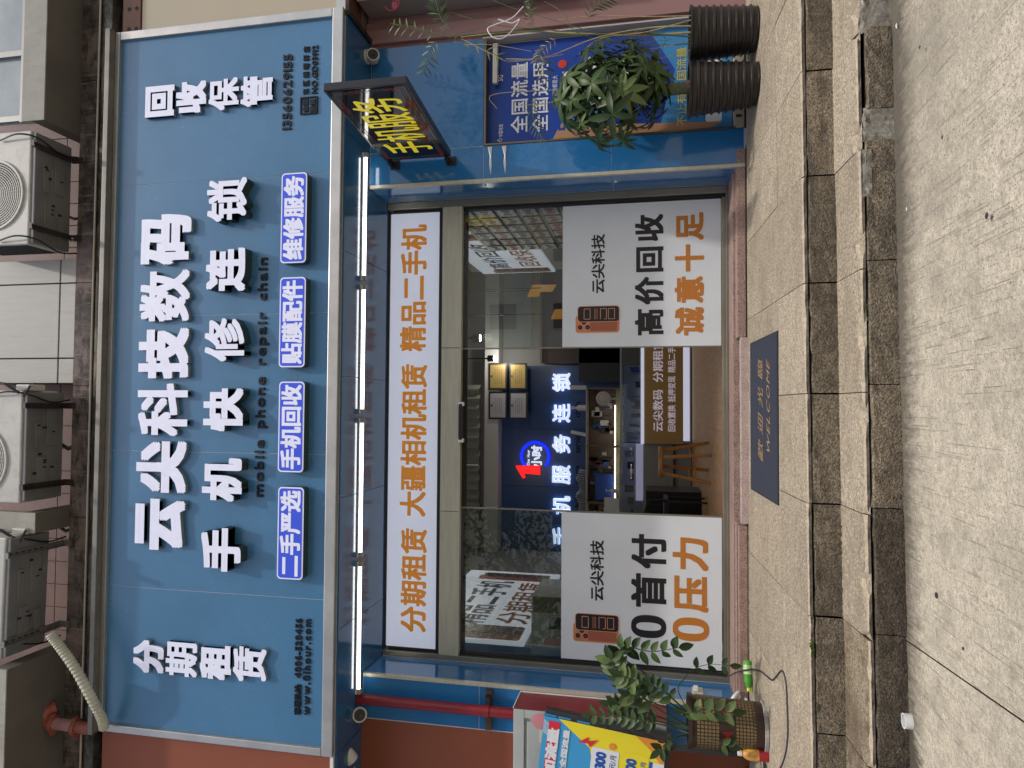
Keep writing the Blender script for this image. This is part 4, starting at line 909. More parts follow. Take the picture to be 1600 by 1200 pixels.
# ------------------------------------------------------------------ poster niche on the right
PB = mat('poster_blue', (.012, .055, .33), .3, nscale=1, namp=.08); PBL = mat('poster_light_blue', (.04, .24, .52), .3); WP = mat('poster_white', (.72, .74, .78), .35)
np_ = thing('advert_poster', 'blue mobile data advertising poster in the niche behind the pot plants', 'poster', (2.5, .08, .5))
obj('poster_sheet', MB().box(2.11, 2.945, .078, .084, .48, 2.385), PB, np_)
obj('poster_band', MB().prism([(0, 1.1), (.28, 0.95), (.30, 1.25), (0, 1.42)], (Vector((2.115, .0775, .45)), Vector((1, 0, 0)), Vector((0, 0, 1))), .001), PBL, np_)
obj('poster_band', MB().prism([(0, 0), (.83, 0), (.83, .62), (.5, .42), (0, .55)], (Vector((2.112, .0775, .485)), Vector((1, 0, 0)), Vector((0, 0, 1))), .001), PBL, np_)
obj('poster_figure', MB().prism([(0, .25), (.06, .1), (.10, .9), (.13, 1.35), (.02, 1.4), (0, 1.1)], (Vector((2.115, .076, .45)), Vector((1, 0, 0)), Vector((0, 0, 1))), .001), mat('poster_skin', (.45, .24, .13), .5), np_)
star = [(.30+.24*(1.0 if k % 2 else .72)*math.cos(k*math.pi/9), .30+.42*(1 if k % 2 else .78)*math.sin(k*math.pi/9)) for k in range(18)]
obj('poster_burst', MB().prism(star, (Vector((2.25, .0765, 1.12)), Vector((1, 0, 0)), Vector((0, 0, 1))), .001), WP, np_)
obj('poster_card', MB().prism(rrect(.52, .12, .02), (Vector((2.18, .0765, .56)), Vector((1, 0, 0)), Vector((0, 0, 1))), .001), WP, np_)
PY_ = .0745
YP = mat('poster_yellow', (.62, .55, .10), .4)
for s, a, b, yl, yr, m_ in (('全国流量', 798, 825, 208, 98, WP), ('全国选用', 831, 857, 206, 98, WP), ('不止有全国流量', 1057, 1073, 197, 74, YP), ('58GO', 872, 893, 205, 128, PB), ('5G', 778, 786, 127, 117, WP), ('打造都是大', 863, 871, 150, 118, WP), ('中国电信', 779, 786, 214, 194, WP)):
    wr(s, a, b, yl, yr, m_, .014 if len(s) < 5 else .006, Y=PY_, parent=np_, per=False, name='lettering', gap=.02)
obj('poster_mark', MB().lathe([(.035, 0), (.03, .001)], tuple(at(879, 100, PY_)), 16, 'y'), mat('poster_red', (.6, .05, .02), .4), np_)
obj('logo_curve', MB().tube([at(777, 219, PY_), at(782, 222, PY_), at(785, 218, PY_), at(781, 216, PY_), at(779, 221, PY_)], .005, 4), WP, np_)
nf = thing('poster_frame', 'bronze metal frame lining the poster niche', 'frame', (2.5, .04, .46))
BRZ = mat('bronze_metal', (.23, .18, .14), .35, .8)
obj('frame_side', MB().box(2.087, 2.103, -.006, .12, .47, 2.385), BRZ, nf, bevel=.002); obj('frame_head', MB().box(2.087, 2.955, -.006, .12, 2.387, 2.402), BRZ, nf, bevel=.002)
obj('frame_roller', MB().box(2.60, 2.93, .02, .06, 2.30, 2.34), STEEL, nf, bevel=.006)
obj('backing_board', MB().box(2.085, 2.96, .088, .12, .38, 2.40), mat('cream_board', (.42, .36, .26), .6), nf)
obj('plinth', MB().box(2.09, 2.79, .0, .087, .405, .478), MATS['cream_board'], nf, bevel=.003); obj('plinth_slot', MB().box(2.17, 2.19, -.002, -.0005, .425, .465), DARK, nf)

# ------------------------------------------------------------------ neighbours
MV = mat('mauve_panel', (.30, .17, .165), .5, nscale=2, namp=.05); LPK = mat('pale_pink_panel', (.50, .36, .38), .4)
nb = thing('neighbour_wall', 'dusty mauve panelled wall of the shop to the right', 'wall', (3.4, .2, .4))
obj('wall_panel', MB().box(2.97, 3.20, .02, .6, .395, 3.43), MV, nb); obj('wall_panel', MB().box(3.203, 3.9, .05, .6, .395, 2.35), MV, nb); obj('wall_panel', MB().box(3.203, 4.6, .05, .6, 2.352, 3.43), MV, nb)
obj('corner_strip', MB().box(2.962, 2.974, -.004, .09, .47, 2.42), mat('pale_strip', (.5, .46, .42), .5), nb)
obj('soffit_strip', MB().box(3.052, 6, -.38, .6, 3.445, 3.47), mat('brown_soffit', (.12, .06, .05), .5), nb)
obj('pilaster', MB().box(3.0, 3.12, -.02, .019, .395, 3.40), MV, nb, bevel=.003)
ns = thing('neighbour_sign', 'pale pink light box sign with a red emblem at the right edge', 'sign', (3.7, -.1, 1.8))
obj('sign_face', MB().box(3.24, 4.8, -.24, -.235, 1.62, 3.40), LPK, ns); obj('sign_case', MB().box(3.245, 4.8, -.234, .04, 1.62, 3.40), mat('pink_grey_side', (.30, .26, .26), .5), ns)
RP = mat('emblem_red', (.5, .03, .06), .4)
q0 = at(612, 5, -.243); mb = MB(); 
obj('emblem', MB().tube([q0+Vector((.06*math.cos(a)-.0, 0, .06*math.sin(a))) for a in [math.radians(k) for k in range(110, 331, 20)]], .004, 5), RP, ns)
write('福大', (at(620, 13, -.243), Vector((1, 0, 0)), Vector((0, 0, 1))), .11, .045, RP, 0, .02, ns)
nf2 = thing('neighbour_fascia', 'plain beige fascia panel right of the blue sign', 'fascia', (3.6, -.4, 3.5))
BEI = mat('beige_fascia', (.45, .40, .30), .6, nscale=1.5, namp=.04)
obj('fascia_panel', MB().box(3.056, 6, -.42, -.38, 3.48, 5.22), BEI, nf2); obj('lower_trim', MB().box(3.056, 6, -.44, -.375, 3.405, 3.478), TRIM, nf2)
pc = obj('perforated_channel', MB().box(3.056, 6, -.425, -.385, 5.235, 5.40), mat('rust_channel', (.17, .085, .06), .6, nscale=9, namp=.2), nf2)
for i in range(4):
    for j in range(2): obj('hole', MB().lathe([(.018, 0), (.017, .001)], (3.11+i*.17, -.426, 5.27+.07*j), 12, 'y'), DARK, nf2)
RED = mat('brick_red_panel', (.25, .068, .03), .5, nscale=2, namp=.05)
nl = thing('neighbour_fascia', 'brick red fascia panel left of the blue sign', 'fascia', (-3.4, -.4, 3.5)); obj('fascia_panel', MB().box(-6, -2.606, -.45, -.40, 3.43, 5.40), RED, nl)
obj('white_trim', MB().box(-6, -2.606, -.46, -.39, 3.405, 3.429), WHITE, nl)
nl2 = thing('neighbour_wall', 'brick red wall left of the electrical cabinet', 'wall', (-3.4, .1, .4)); obj('wall_panel', MB().box(-6, -2.523, .0, .4, .30, 3.40), RED, nl2); obj('white_joint', MB().box(-2.522, -2.5165, -.004, .1, .40, 3.372), GROUT, nl2)
obj('soffit_panel', MB().box(-6, -2.606, -.44, .0, 3.382, 3.40), SOFF, nl2); obj('paper_corner', MB().prism([(0, 0), (.2, 0), (0, .1)], (Vector((-2.95, -.30, 3.30)), Vector((1, 0, 0)), Vector((0, 0, 1))), .004), CW, nl2)
obj('black_skirting', MB().box(-6, -2.60, -.03, -.002, .30, .42), BLACK, nl2)
# red fire pipe
RPM = mat('dark_red_gloss', (.20, .012, .02), .35, nscale=3, namp=.1)
fp = thing('red_pipe', 'dark red vertical pipe clamped to the left pier', 'pipe', (-2.34, -.09, 2.1))
obj('pipe_run', MB().tube([(-2.335, -.09, 3.378), (-2.335, -.09, 2.05)], .040, 20), RPM, fp, smooth=True)
obj('pipe_clamp', MB().lathe([(.047, 0), (.047, .04)], (-2.335, -.09, 2.30), 20), RPM, fp, smooth=True); obj('clamp_rail', MB().box(-2.50, -2.20, -.045, -.002, 2.295, 2.345), mat('rusty_rail', (.08, .05, .035), .6, .3, nscale=20, namp=.4), fp)
obj('clamp_arm', MB().box(-2.29, -2.23, -.09, -.046, 2.30, 2.335), BLACK, fp)
# electrical cabinet
ec = thing('electrical_cabinet', 'grey metal electrical cabinet with dark red side on the left pier', 'cabinet', (-2.6, -.15, .8))
GC_ = mat('cabinet_grey', (.40, .43, .42), .5, nscale=4, namp=.1, stain=[((9, 9, 9), .58, .7, (.3, .28, .24), .4)])
obj('cabinet_side', MB().box(-2.215, -2.20, -.30, -.002, .98, 2.075), RPM, ec); obj('cabinet_body', MB().box(-3.0, -2.216, -.295, -.003, .98, 2.072), GC_, ec)
obj('door_frame', MB().box(-3.0, -2.202, -.312, -.300, 1.99, 2.07).box(-2.26, -2.202, -.312, -.300, .985, 1.989), GC_, ec, bevel=.004)
obj('cabinet_door', MB().box(-3.0, -2.285, -.309, -.298, .99, 1.97), GC_, ec, bevel=.006)
obj('pink_sticker', MB().lathe([(.055, 0), (.054, .002)], (-2.27, -.313, 1.88), 20, 'y'), mat('sticker_pink', (.62, .25, .28), .5), ec)
obj('paper_sticker', MB().box(-2.42, -2.33, -.313, -.3125, 1.80, 1.88), mat('sticker_cream', (.6, .55, .42), .6), ec)
obj('white_edge', MB().box(-2.2005, -2.194, -.30, -.004, 2.071, 2.077).box(-2.20, -2.193, -.012, -.004, .98, 2.07), WHITE, ec)
# standing advert board
ab = thing('advert_board', 'black framed standing board with blue and yellow phone plan poster', 'signboard', (-2.4, -.5, .36))
c1, c2_, = at(851, 1118, -.50), at(1042, 1160, -.50)
U_ = (c1-c2_); Hh = U_.length; U_.normalize(); R__ = Vector((U_.z, 0, -U_.x)).normalized(); Wd = .75
O_ = c2_-R__*Wd; O_.z -= 0; N_ = R__.cross(U_)
def ap(pts, lv, m, n='poster_piece'): return obj(n, MB().prism([(Wd*a, Hh*b) for a, b in pts], (O_+N_*(.001*lv), R__, U_), .0008), m, ab)
obj('board_frame', MB().obox(O_-N_*.06-U_*.03, R__*(Wd+.045), N_*.055, U_*(Hh+.03)), mat('board_black', (.03, .03, .032), .5), ab, bevel=.006)
for k, zc in enumerate((.12, .30, .48, .62, .78, .90)): obj('blue_tape', MB().obox(O_+R__*(Wd+.004)+U_*(Hh*zc)-N_*.004, R__*.012, N_*.004, U_*(.09 if k > 2 else .05)), PBL if k > 2 else MATS['board_black'], ab)
SKY_ = mat('plan_blue', (.05, .32, .62), .4); YL = mat('plan_yellow', (.78, .66, .03), .4); DBL = mat('plan_dark_blue', (.02, .09, .38), .4); OG = mat('plan_orange', (.70, .28, .04), .4); PR_ = mat('plan_red', (.6, .03, .05), .4)
ap([(0, 0), (1, 0), (1, 1), (0, 1)], 1, SKY_, 'poster_sheet'); ap([(.62, 0), (1, 0), (1, .88), (.9, .74), (.80, .60), (.62, .55)], 2, YL); ap([(0, .62), (.18, .70), (.3, .86), (.26, 1), (0, 1)], 2, YL); ap([(.76, 0), (1, 0), (1, .25), (.9, .12)], 3, OG)
for k in range(6): ap([(.86+.02*k, .999), (.868+.02*k, .999), (.80+.02*k, .90), (.792+.02*k, .90)], 3, WP)
ap([(.30, .36), (.82, .36), (.82, .58), (.30, .58)], 4, WP); ap([(.30, .12), (.84, .12), (.84, .33), (.30, .33)], 4, YL); ap([(.3, -0), (.80, 0), (.80, .09), (.3, .09)], 4, WP); ap([(.3, .09), (.80, .09), (.80, .115), (.3, .115)], 5, DBL)
def aw(s, x, y, w_, h_, m, b, lv=6): return write(s, (O_+R__*(Wd*x)+U_*(Hh*y)+N_*(.001*lv), R__, U_), Wd*w_, Hh*h_, m, 0, b, ab)
ap([(.40, .865), (.97, .865), (.97, .955), (.40, .955)], 5, PR_)
aw('加流量', .47, .86, .44, .10, WP, .05, 7); aw('限时', .32, .87, .12, .07, WP, .04, 7); aw('本市全国流量', .40, .775, .52, .055, WP, .04); aw('5G+300', .46, .46, .33, .085, DBL, .05); aw('仅需59元/月', .50, .38, .28, .05, DBL, .01)
aw('5G+200', .46, .215, .33, .085, DBL, .05); aw('仅需39元/月', .50, .14, .28, .045, DBL, .01)
for k in range(3): aw('套餐流量语音', .36, .065-.03*k, .38, .018, DBL, .01)
ap([(.83, .70), (.90, .62), (.86, .62), (.89, .54), (.81, .60), (.84, .62)], 7, PR_); ap([(.86+.035*math.cos(k*math.pi/8)*(1 if k % 2 else .7), .42+.035*math.sin(k*math.pi/8)*(1 if k % 2 else .7)) for k in range(16)], 6, OG)
obj('clock_print', MB().tube([O_+R__*(Wd*(.36+.035*math.cos(a)))+U_*(Hh*.92)+U_*(Wd*.035*math.sin(a))+N_*.006 for a in [k*math.pi/8 for k in range(17)]], .003, 4), DBL, ab)
for xx in (.12, .92): obj('board_leg', MB().obox(O_+R__*(Wd*xx)-N_*.05+Vector((0, 0, -.01)), R__*.03, N_*.03, Vector((0, 0, -(O_.z-.365)))), MATS['board_black'], ab)
obj('board_foot', MB().box(-2.95, -2.27, -.62, -.30, .352, .372), MATS['board_black'], ab, bevel=.004)

# ------------------------------------------------------------------ plants
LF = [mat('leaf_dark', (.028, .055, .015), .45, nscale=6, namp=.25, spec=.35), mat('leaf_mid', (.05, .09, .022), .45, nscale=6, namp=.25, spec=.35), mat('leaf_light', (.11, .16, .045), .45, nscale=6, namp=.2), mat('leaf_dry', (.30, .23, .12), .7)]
def leaf_mesh(L, W, droop, m, fold=.25, seg=5, tip=1.0):
    V = []; f = []
    for i in range(seg+1):
        t = i/seg; w_ = W*.5*(math.sin(math.pi*min(1, t**.85))**.8 if 0 < t < 1 else 0.02); x = L*t; z = -droop*L*t*t
        V += [(x, -w_, z+fold*w_), (x, 0, z), (x, w_, z+fold*w_)]
    for i in range(seg):
        a = i*3; f += [(a, a+3, a+4, a+1), (a+1, a+4, a+5, a+2)]
    me = MB().add(V, f).mesh('leaf'); me.materials.append(m); me.polygons.foreach_set('use_smooth', [True]*len(me.polygons)); return me
def orient(p, d, up=Vector((0, 0, 1)), s=1.0):
    d = Vector(d).normalized(); y = up.cross(d); y = y.normalized() if y.length > 1e-4 else Vector((0, 1, 0)); z = d.cross(y)
    M = Matrix((d*s, y*s, z*s)).transposed().to_4x4(); M.translation = p; return M
def put(me, name, parent, M):
    o = bpy.data.objects.new(name, me); COL.objects.link(o); o.parent = parent; o.matrix_parent_inverse = Matrix.Translation(-Vector(parent['_b'])); o.matrix_basis = M; return o
POT = mat('black_plastic_pot', (.022, .018, .016), .38, nscale=6, namp=.3, stain=[((20, 20, 3), .6, .75, (.12, .10, .08), .5)]); SOIL = mat('potting_soil', (.05, .035, .025), .95, nscale=30, namp=.5, bump=1)
def ribbed(c, rt, rb, H, lab, tiltx=0):
    t = thing('plant_pot', lab, 'plant pot', tuple(c)); prof = [(rb*.96, 0)]; n = 9
    for i in range(n):
        z0 = H*i/n; z1 = H*(i+1)/n; r0 = rb+(rt-rb)*i/n; r1 = rb+(rt-rb)*(i+1)/n
        prof += [(r0, z0+.004), (r0-.004, z0+.008), (r1-.004, z1-.016), (r1+.007, z1-.009), (r1+.007, z1)]
    prof += [(rt+.012, H), (rt+.012, H+.008), (rt-.008, H+.008), (rt-.014, H-.04)]
    obj('pot_wall', MB().lathe(prof, c, 40, cap=True), POT, t, smooth=False); obj('soil', MB().lathe([(rt-.02, H-.052), (rt-.03, H-.045)], c, 24), SOIL, t)
    return t
fl2 = lambda x, y, dy: Vector((on_floor(x, y).x, on_floor(x, y).y+dy, floor_z(on_floor(x, y).y+dy)-.004))
cP = Vector((2.625, -.37, floor_z(-.37)-.002)); cM = Vector((2.235, -.38, floor_z(-.38)-.002))
pot1 = ribbed(cP, .185, .15, .44, 'black ribbed pot at the right edge holding the thin palm canes'); pot2 = ribbed(cM, .185, .145, .45, 'black ribbed pot nearer the door holding the leafy money tree')
# money tree
mt = thing('money_tree', 'leafy green money tree growing in the black ribbed pot nearer the door', 'plant', (cM.x, cM.y, cM.z+.40))
TK = mat('green_trunk', (.14, .16, .08), .7, nscale=9, namp=.3, bump=.4); tb = cM+Vector((.02, .0, .40))
obj('trunk', MB().tube(bez([tb, tb+Vector((-.01, -.01, .15)), tb+Vector((.0, 0, .36))], 6), [.047]*4+[.042]*4+[.037]*5, 14), TK, mt, smooth=True)
pl_ = [leaf_mesh(.158, .048, dr*1.5, LF[k], .3) for k, dr in ((0, .2), (1, .35), (0, .55), (1, .2), (2, .3), (0, .4))]
ra = random.Random(21); top = tb+Vector((0, 0, .34)); CC = Vector((cM.x-.0, cM.y-.05, 1.36)); sm_ = MB(); LL = []
for k in range(104):
    for _ in range(40):
        v = Vector((ra.uniform(-1, 1), ra.uniform(-1, 1), ra.uniform(-1, 1)))
        if .30 < v.length < 1: break
    p = CC+Vector((v.x*.36, v.y*.27, v.z*.44))
    if ra.random() < .25: p += Vector((ra.uniform(-.09, .09), 0, ra.uniform(-.10, .12)))
    if p.z < 1.0: p.z += .08
    mid = top.lerp(p, .5)+Vector((0, 0, .05)); sm_.tube([top+Vector((ra.uniform(-.01, .01), ra.uniform(-.01, .01), ra.uniform(-.15, .02))), mid, p], [.006, .005, .003], 5)
    out = (p-CC); out.z *= .6; out = (out.normalized()+Vector((0, -.45, .3))).normalized(); n = ra.choice([5, 6, 6, 7]); a0 = ra.uniform(0, 6)
    side = out.orthogonal().normalized(); s2 = out.cross(side); sc = ra.choice([ra.uniform(.5, .8), ra.uniform(.8, 1.2)]); pal = ra.choice([0, 1, 0, 0, 1, 0, 1, 2])
    for q in range(n):
        a = a0+2*math.pi*q/n*.92; d = side*math.cos(a)+s2*math.sin(a)+out*ra.uniform(.05, .35)
        LL.append(((p-CAM).length, pl_[{0: ra.choice([0, 2, 5]), 1: ra.choice([1, 3]), 2: 4}[pal]], orient(p, d+Vector((0, 0, -.28)), out, sc*ra.uniform(.8, 1.1))))
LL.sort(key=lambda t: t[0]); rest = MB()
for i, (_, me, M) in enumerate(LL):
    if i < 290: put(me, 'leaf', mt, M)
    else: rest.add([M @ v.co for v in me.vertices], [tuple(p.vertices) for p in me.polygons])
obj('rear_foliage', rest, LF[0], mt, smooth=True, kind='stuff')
obj('branches', sm_, TK, mt, smooth=True)
ribn = tag(obj('red_ribbon', MB().tube([at(1088, 132, -.45), at(1080, 128, -.5), at(1072, 133, -.5), at(1084, 138, -.5), at(1078, 142, -.5)], .006, 5), mat('ribbon_red', (.6, .03, .06), .5)), 'red ribbon tied at the foot of the money tree', 'ribbon')
# palm with bare canes
pa = thing('palm_plant', 'sparse half dry palm with long thin canes leaning out of the rightmost pot', 'plant', (cP.x, cP.y, cP.z+.4))
CN = mat('palm_cane_green', (.10, .13, .05), .6); CD = mat('palm_cane_dry', (.42, .33, .18), .7, nscale=20, namp=.2)
def cane(pts, r, m=CN, Y=-.42, name='cane'):
    P_ = [at(x, y, Y+dy) for x, y, dy in pts]; b = bez(P_, 7); n = len(b); obj(name, MB().tube(b, [r*(1-.5*i/n) for i in range(n)], 7), m, pa, smooth=True); return b
cane([(1090, 58, 0), (1000, 52, -.02), (900, 54, -.04), (820, 48, -.05), (740, 53, -.06), (700, 57, -.07), (645, 42, -.08), (612, 37, -.1)], .0065)
cane([(1090, 50, 0), (990, 56, 0), (900, 52, -.02), (800, 50, -.02), (720, 58, -.02)], .008, CD)
cane([(1092, 44, .02), (1040, 40, 0), (960, 55, 0), (860, 47, 0), (770, 38, 0), (700, 18, 0)], .005)
cane([(1090, 24, 0), (1020, 26, 0), (930, 25, 0), (872, 31, 0)], .0045, CD); cane([(1095, 66, 0), (1040, 70, 0), (960, 66, 0), (900, 50, -.03), (880, 20, -.05), (850, 2, -.05)], .004)
cane([(1090, 40, -.03), (1010, 44, -.03), (930, 60, -.04), (850, 90, -.05), (790, 92, -.06)], .006, CD); cane([(1085, 30, -.03), (1010, 50, -.03), (940, 60, -.05), (905, 85, -.1)], .005, CD)
cane([(920, 48, -.06), (860, 30, -.06), (800, 12, -.06), (770, 0, -.06)], .003); cane([(700, 57, -.07), (760, 40, -.07), (780, 20, -.07)], .0025)
for pts in ([(850, 90, 0), (790, 94, 0)], [(880, 85, -.02), (792, 97, 0)], [(868, 140, -.05), (770, 148, -.05), (776, 170, -.05)], [(720, 60, -.05), (775, 88, -.05), (790, 96, -.05)], [(725, 70, -.05), (770, 70, -.05), (830, 80, -.05)], [(900, 145, -.1), (860, 160, -.1), (812, 165, -.1)], [(1000, 80, 0), (1085, 60, 0)], [(1010, 95, 0), (1090, 75, 0)]): cane(pts if len(pts) > 2 else [pts[0], ((pts[0][0]+pts[1][0])/2, (pts[0][1]+pts[1][1])/2+2, -.02), pts[1]], .0025, CD)
FLm = [leaf_mesh(.135, .019, .1, LF[0], .4, 3), leaf_mesh(.135, .019, .25, LF[2], .4, 3), leaf_mesh(.12, .015, .35, LF[3], .4, 3), leaf_mesh(.135, .019, .15, LF[0], .4, 3)]
def frond(pts, n, s, kinds, Y=-.45):
    b = bez([at(x, y, Y) for x, y in pts], 12); obj('rachis', MB().tube(b, .0022, 5), CN, pa)
    for i in range(n):
        t = (i+.5)/n*(len(b)-2); j = int(t); p = b[j].lerp(b[j+1], t-j); tg = (b[j+1]-b[j]).normalized(); sd = tg.cross(Vector((0, 1, 0))).normalized()
        for sg_ in (-1, 1):
            d = sd*sg_+tg*.75+Vector((0, ra.uniform(-.3, .3), -.1)); put(FLm[ra.choice(kinds)], 'leaf', pa, orient(p, d, Vector((0, -1, .2)), s*(1-.35*abs(2*i/n-1))*ra.uniform(.85, 1.1)))
frond([(703, 46), (690, 30), (684, 14), (680, -4)], 13, .85, [0, 3]); frond([(681, 57), (655, 48), (630, 42), (610, 37)], 6, .7, [1]); frond([(684, 64), (672, 78), (668, 98), (660, 116)], 7, .75, [0, 1])
frond([(833, 42), (826, 28), (828, 12), (822, -4)], 13, .45, [0, 1]); frond([(918, 30), (925, 14), (940, 4), (955, -4)], 7, .8, [0]); frond([(700, 60), (730, 66), (760, 78), (785, 92)], 5, .7, [1, 2])
frond([(835, 150), (832, 175), (838, 200), (852, 222)], 12, .55, [3, 0], -.5); frond([(845, 70), (842, 90), (850, 110), (846, 135)], 9, .7, [2, 3], -.5); frond([(1050, 62), (1000, 68), (970, 80), (945, 100)], 9, .7, [0, 3], -.5); frond([(870, 60), (850, 75), (835, 100)], 6, .6, [2], -.5)
tg_ = tag(obj('plastic_string', MB().tube(bez([at(x, y, -.5) for x, y in ((818, 10), (800, 28), (775, 38), (762, 45), (770, 58), (785, 60), (800, 48), (812, 30), (800, 36), (778, 30))], 5), .004, 5), mat('white_string', (.7, .7, .72), .4)), 'torn white plastic string caught in the palm canes', 'string')
# zz plant with patterned pot
cZ = Vector((-2.055, -.56, floor_z(-.56)-.002))
zp = thing('plant_pot', 'brown patterned pot with red diamonds beside the advert board', 'plant pot', tuple(cZ))
ZB = mat('pot_brown_glaze', (.035, .018, .013), .3, nscale=6, namp=.2); ZG = mat('pot_gold_print', (.20, .14, .06), .45); ZR = mat('pot_red_print', (.5, .03, .03), .4)
HZ, rtZ, rbZ = .49, .163, .142
obj('pot_wall', MB().lathe([(rbZ, .02), (rbZ+.004, .03), (rtZ-.004, HZ-.03), (rtZ+.008, HZ-.025), (rtZ+.010, HZ), (rtZ-.008, HZ), (rtZ-.012, HZ-.05)], cZ, 48), ZB, zp, smooth=True); obj('saucer', MB().lathe([(rbZ-.004, 0), (rbZ+.016, .002), (rbZ+.018, .022), (rbZ, .024)], cZ, 40), mat('saucer_chalky', (.35, .33, .3), .8, nscale=20, namp=.4), zp, smooth=True)
obj('soil', MB().lathe([(rtZ-.02, HZ-.052), (rtZ-.03, HZ-.045)], cZ, 24), SOIL, zp)
def onpot(a, z, out=.001): r = rbZ+(rtZ-rbZ)*(z/HZ)+out+.001; return cZ+Vector((r*math.cos(a), r*math.sin(a), z))
mb = MB()
def cell(a0, a1_, z0, z1):
    mb.quad(onpot(a0, z0), onpot(a1_, z0), onpot(a1_, z1), onpot(a0, z1))
NA = 44
for i in range(NA):
    a0 = 2*math.pi*i/NA; da = 2*math.pi/NA
    for zz0, zz1, rows in ((.05, .20, 7), (.30, .44, 6)):
        for j in range(rows):
            h_ = (zz1-zz0)/rows
            cell(a0+da*.14, a0+da*.86, zz0+h_*j+.003, zz0+h_*(j+1)-.003)
obj('gold_grid', mb, ZG, zp, kind='stuff'); mb = MB()
for ac_ in [math.radians(d_) for d_ in (265, 325, 205, 145, 25, 85)]:
    for i in range(-5, 6):
        for j in range(abs(i)+1):
            z = .25+(j-abs(i)/2)*.0125; a = ac_+i*.032; mb.quad(onpot(a, z-.005, .002), onpot(a+.014, z, .002), onpot(a, z+.005, .002), onpot(a-.014, z, .002))
obj('red_diamonds', mb, ZR, zp, kind='stuff')
for ad_ in (236, 295):
    a = math.radians(ad_); p = onpot(a, .215, .004); R_ = Vector((-math.sin(a), math.cos(a), 0)); write('福', (p, R_, Vector((0, 0, 1))), .055, .06, ZG, 0, .02, zp, 'character')
zz = thing('zz_plant', 'glossy leaved plant with arching stems in the brown patterned pot', 'plant', (cZ.x, cZ.y, cZ.z+.44))
zl = [leaf_mesh(.102, .054, dr, LF[k], .25, 5) for k, dr in ((0, .1), (1, .25), (1, .05), (2, .2))]
nz_ = 0
def zstem(pts, n, kinds, t0=.35, s=1.0, r=.0065):
    global nz_
    b = bez([at(x, y, Y) for x, y, Y in pts], 10); m_ = len(b); obj('stem', MB().tube(b, [r*(1-.65*i/m_) for i in range(m_)], 7), mat('zz_stem', (.05, .075, .03), .5), zz, smooth=True)
    n = max(2, round(n*.72))
    for i in range(n):
        t = (t0+(1-t0)*(i+.5)/n)*(m_-1.01); j = int(t); p = b[j].lerp(b[j+1], t-j); tg = (b[j+1]-b[j]).normalized(); sd = tg.cross(Vector((.2, 1, .1))).normalized()
        for sg_ in (-1, 1):
            put(zl[ra.choice(kinds)], 'leaf', zz, orient(p, sd*sg_+tg*.55+Vector((0, ra.uniform(-.45, .2), 0)), Vector((ra.uniform(-.3, .3), -1, .5)), s*ra.uniform(.8, 1.12))); nz_ += 1
    put(zl[0], 'leaf', zz, orient(b[-1], b[-1]-b[-3], Vector((0, -1, .3)), s))
B0 = [(1085, 1128, -.56), (1085, 1140, -.58), (1085, 1120, -.55), (1085, 1148, -.56)]
zstem([B0[0], (1050, 1090, -.56), (1005, 1050, -.58), (975, 1030, -.6), (968, 1016, -.62), (985, 1012, -.63), (1020, 1018, -.64), (1060, 1012, -.64)], 13, [0, 1], .46)
zstem([B0[1], (1040, 1115, -.6), (1000, 1085, -.62), (975, 1060, -.65), (960, 1040, -.66), (955, 1030, -.67)], 9, [0, 1, 3], .5, 1.05)
zstem([B0[0], (1060, 1080, -.5), (1068, 1062, -.5), (1085, 1045, -.5), (1110, 1038, -.5), (1140, 1040, -.5)], 4, [0, 1], .55, .8, .004)
zstem([B0[2], (1050, 1100, -.6), (1015, 1075, -.68), (990, 1062, -.72), (972, 1055, -.74)], 7, [1, 2, 3], .5, 1.0)
zstem([B0[3], (1045, 1135, -.6), (1000, 1125, -.62), (965, 1118, -.62), (925, 1117, -.62)], 11, [0, 1], .35, .75)
zstem([B0[1], (1040, 1130, -.55), (995, 1118, -.55), (965, 1100, -.58)], 8, [0, 0, 1], .4, .95)
zstem([B0[0], (1060, 1100, -.66), (1035, 1080, -.7), (1018, 1070, -.72)], 6, [0, 1], .4, .9); zstem([B0[3], (1062, 1150, -.6), (1045, 1158, -.66), (1030, 1172, -.7)], 4, [0], .5, .8)
zstem([(1076, 1118, -.62), (1066, 1116, -.72), (1080, 1112, -.80), (1110, 1110, -.82), (1142, 1112, -.80)], 9, [2, 3, 3], .28, 1.0); zstem([B0[2], (1040, 1105, -.62), (1000, 1090, -.7), (985, 1085, -.74)], 7, [0, 1, 3], .45, 1.0)
zstem([B0[3], (1060, 1140, -.62), (1120, 1160, -.75), (1140, 1166, -.75)], 2, [0, 1], .7, .8, .003); zstem([B0[1], (1030, 1120, -.5), (985, 1105, -.48), (955, 1100, -.48)], 7, [0], .45, .9)

# ------------------------------------------------------------------ small things on the landing and street
mA, mB_, mC, mD = on_floor(1172, 535, .006), on_floor(1215, 520, .006), on_floor(1220, 793, .006), on_floor(1178, 765, .006)
MATM = mat('mat_navy_fibre', (.026, .034, .056), .95, nscale=60, namp=.35, bump=.6, bscale=400)
dm = thing('door_mat', 'navy blue door mat with orange welcome characters', 'door mat', tuple((mA+mC)/2))
fz_ = lambda X, Y, d: (X, Y, floor_z(Y)+d-.002 if Y > -.98 else floor_z(Y)+d)
xl, xr, yb, yf = -.575, .46, -.16, -.99
mb = MB(); T = [(xl, yf), (xr, yf), (xr, yb), (xl, yb)]
obj('mat_body', MB().add([fz_(a, b, .0025) for a, b in T]+[fz_(a, b, .010) for a, b in T], [(3,2,1,0),(4,5,6,7),(0,1,5,4),(1,2,6,5),(2,3,7,6),(3,0,4,7)]), mat('mat_rubber_edge', (.02, .024, .035), .8), dm)
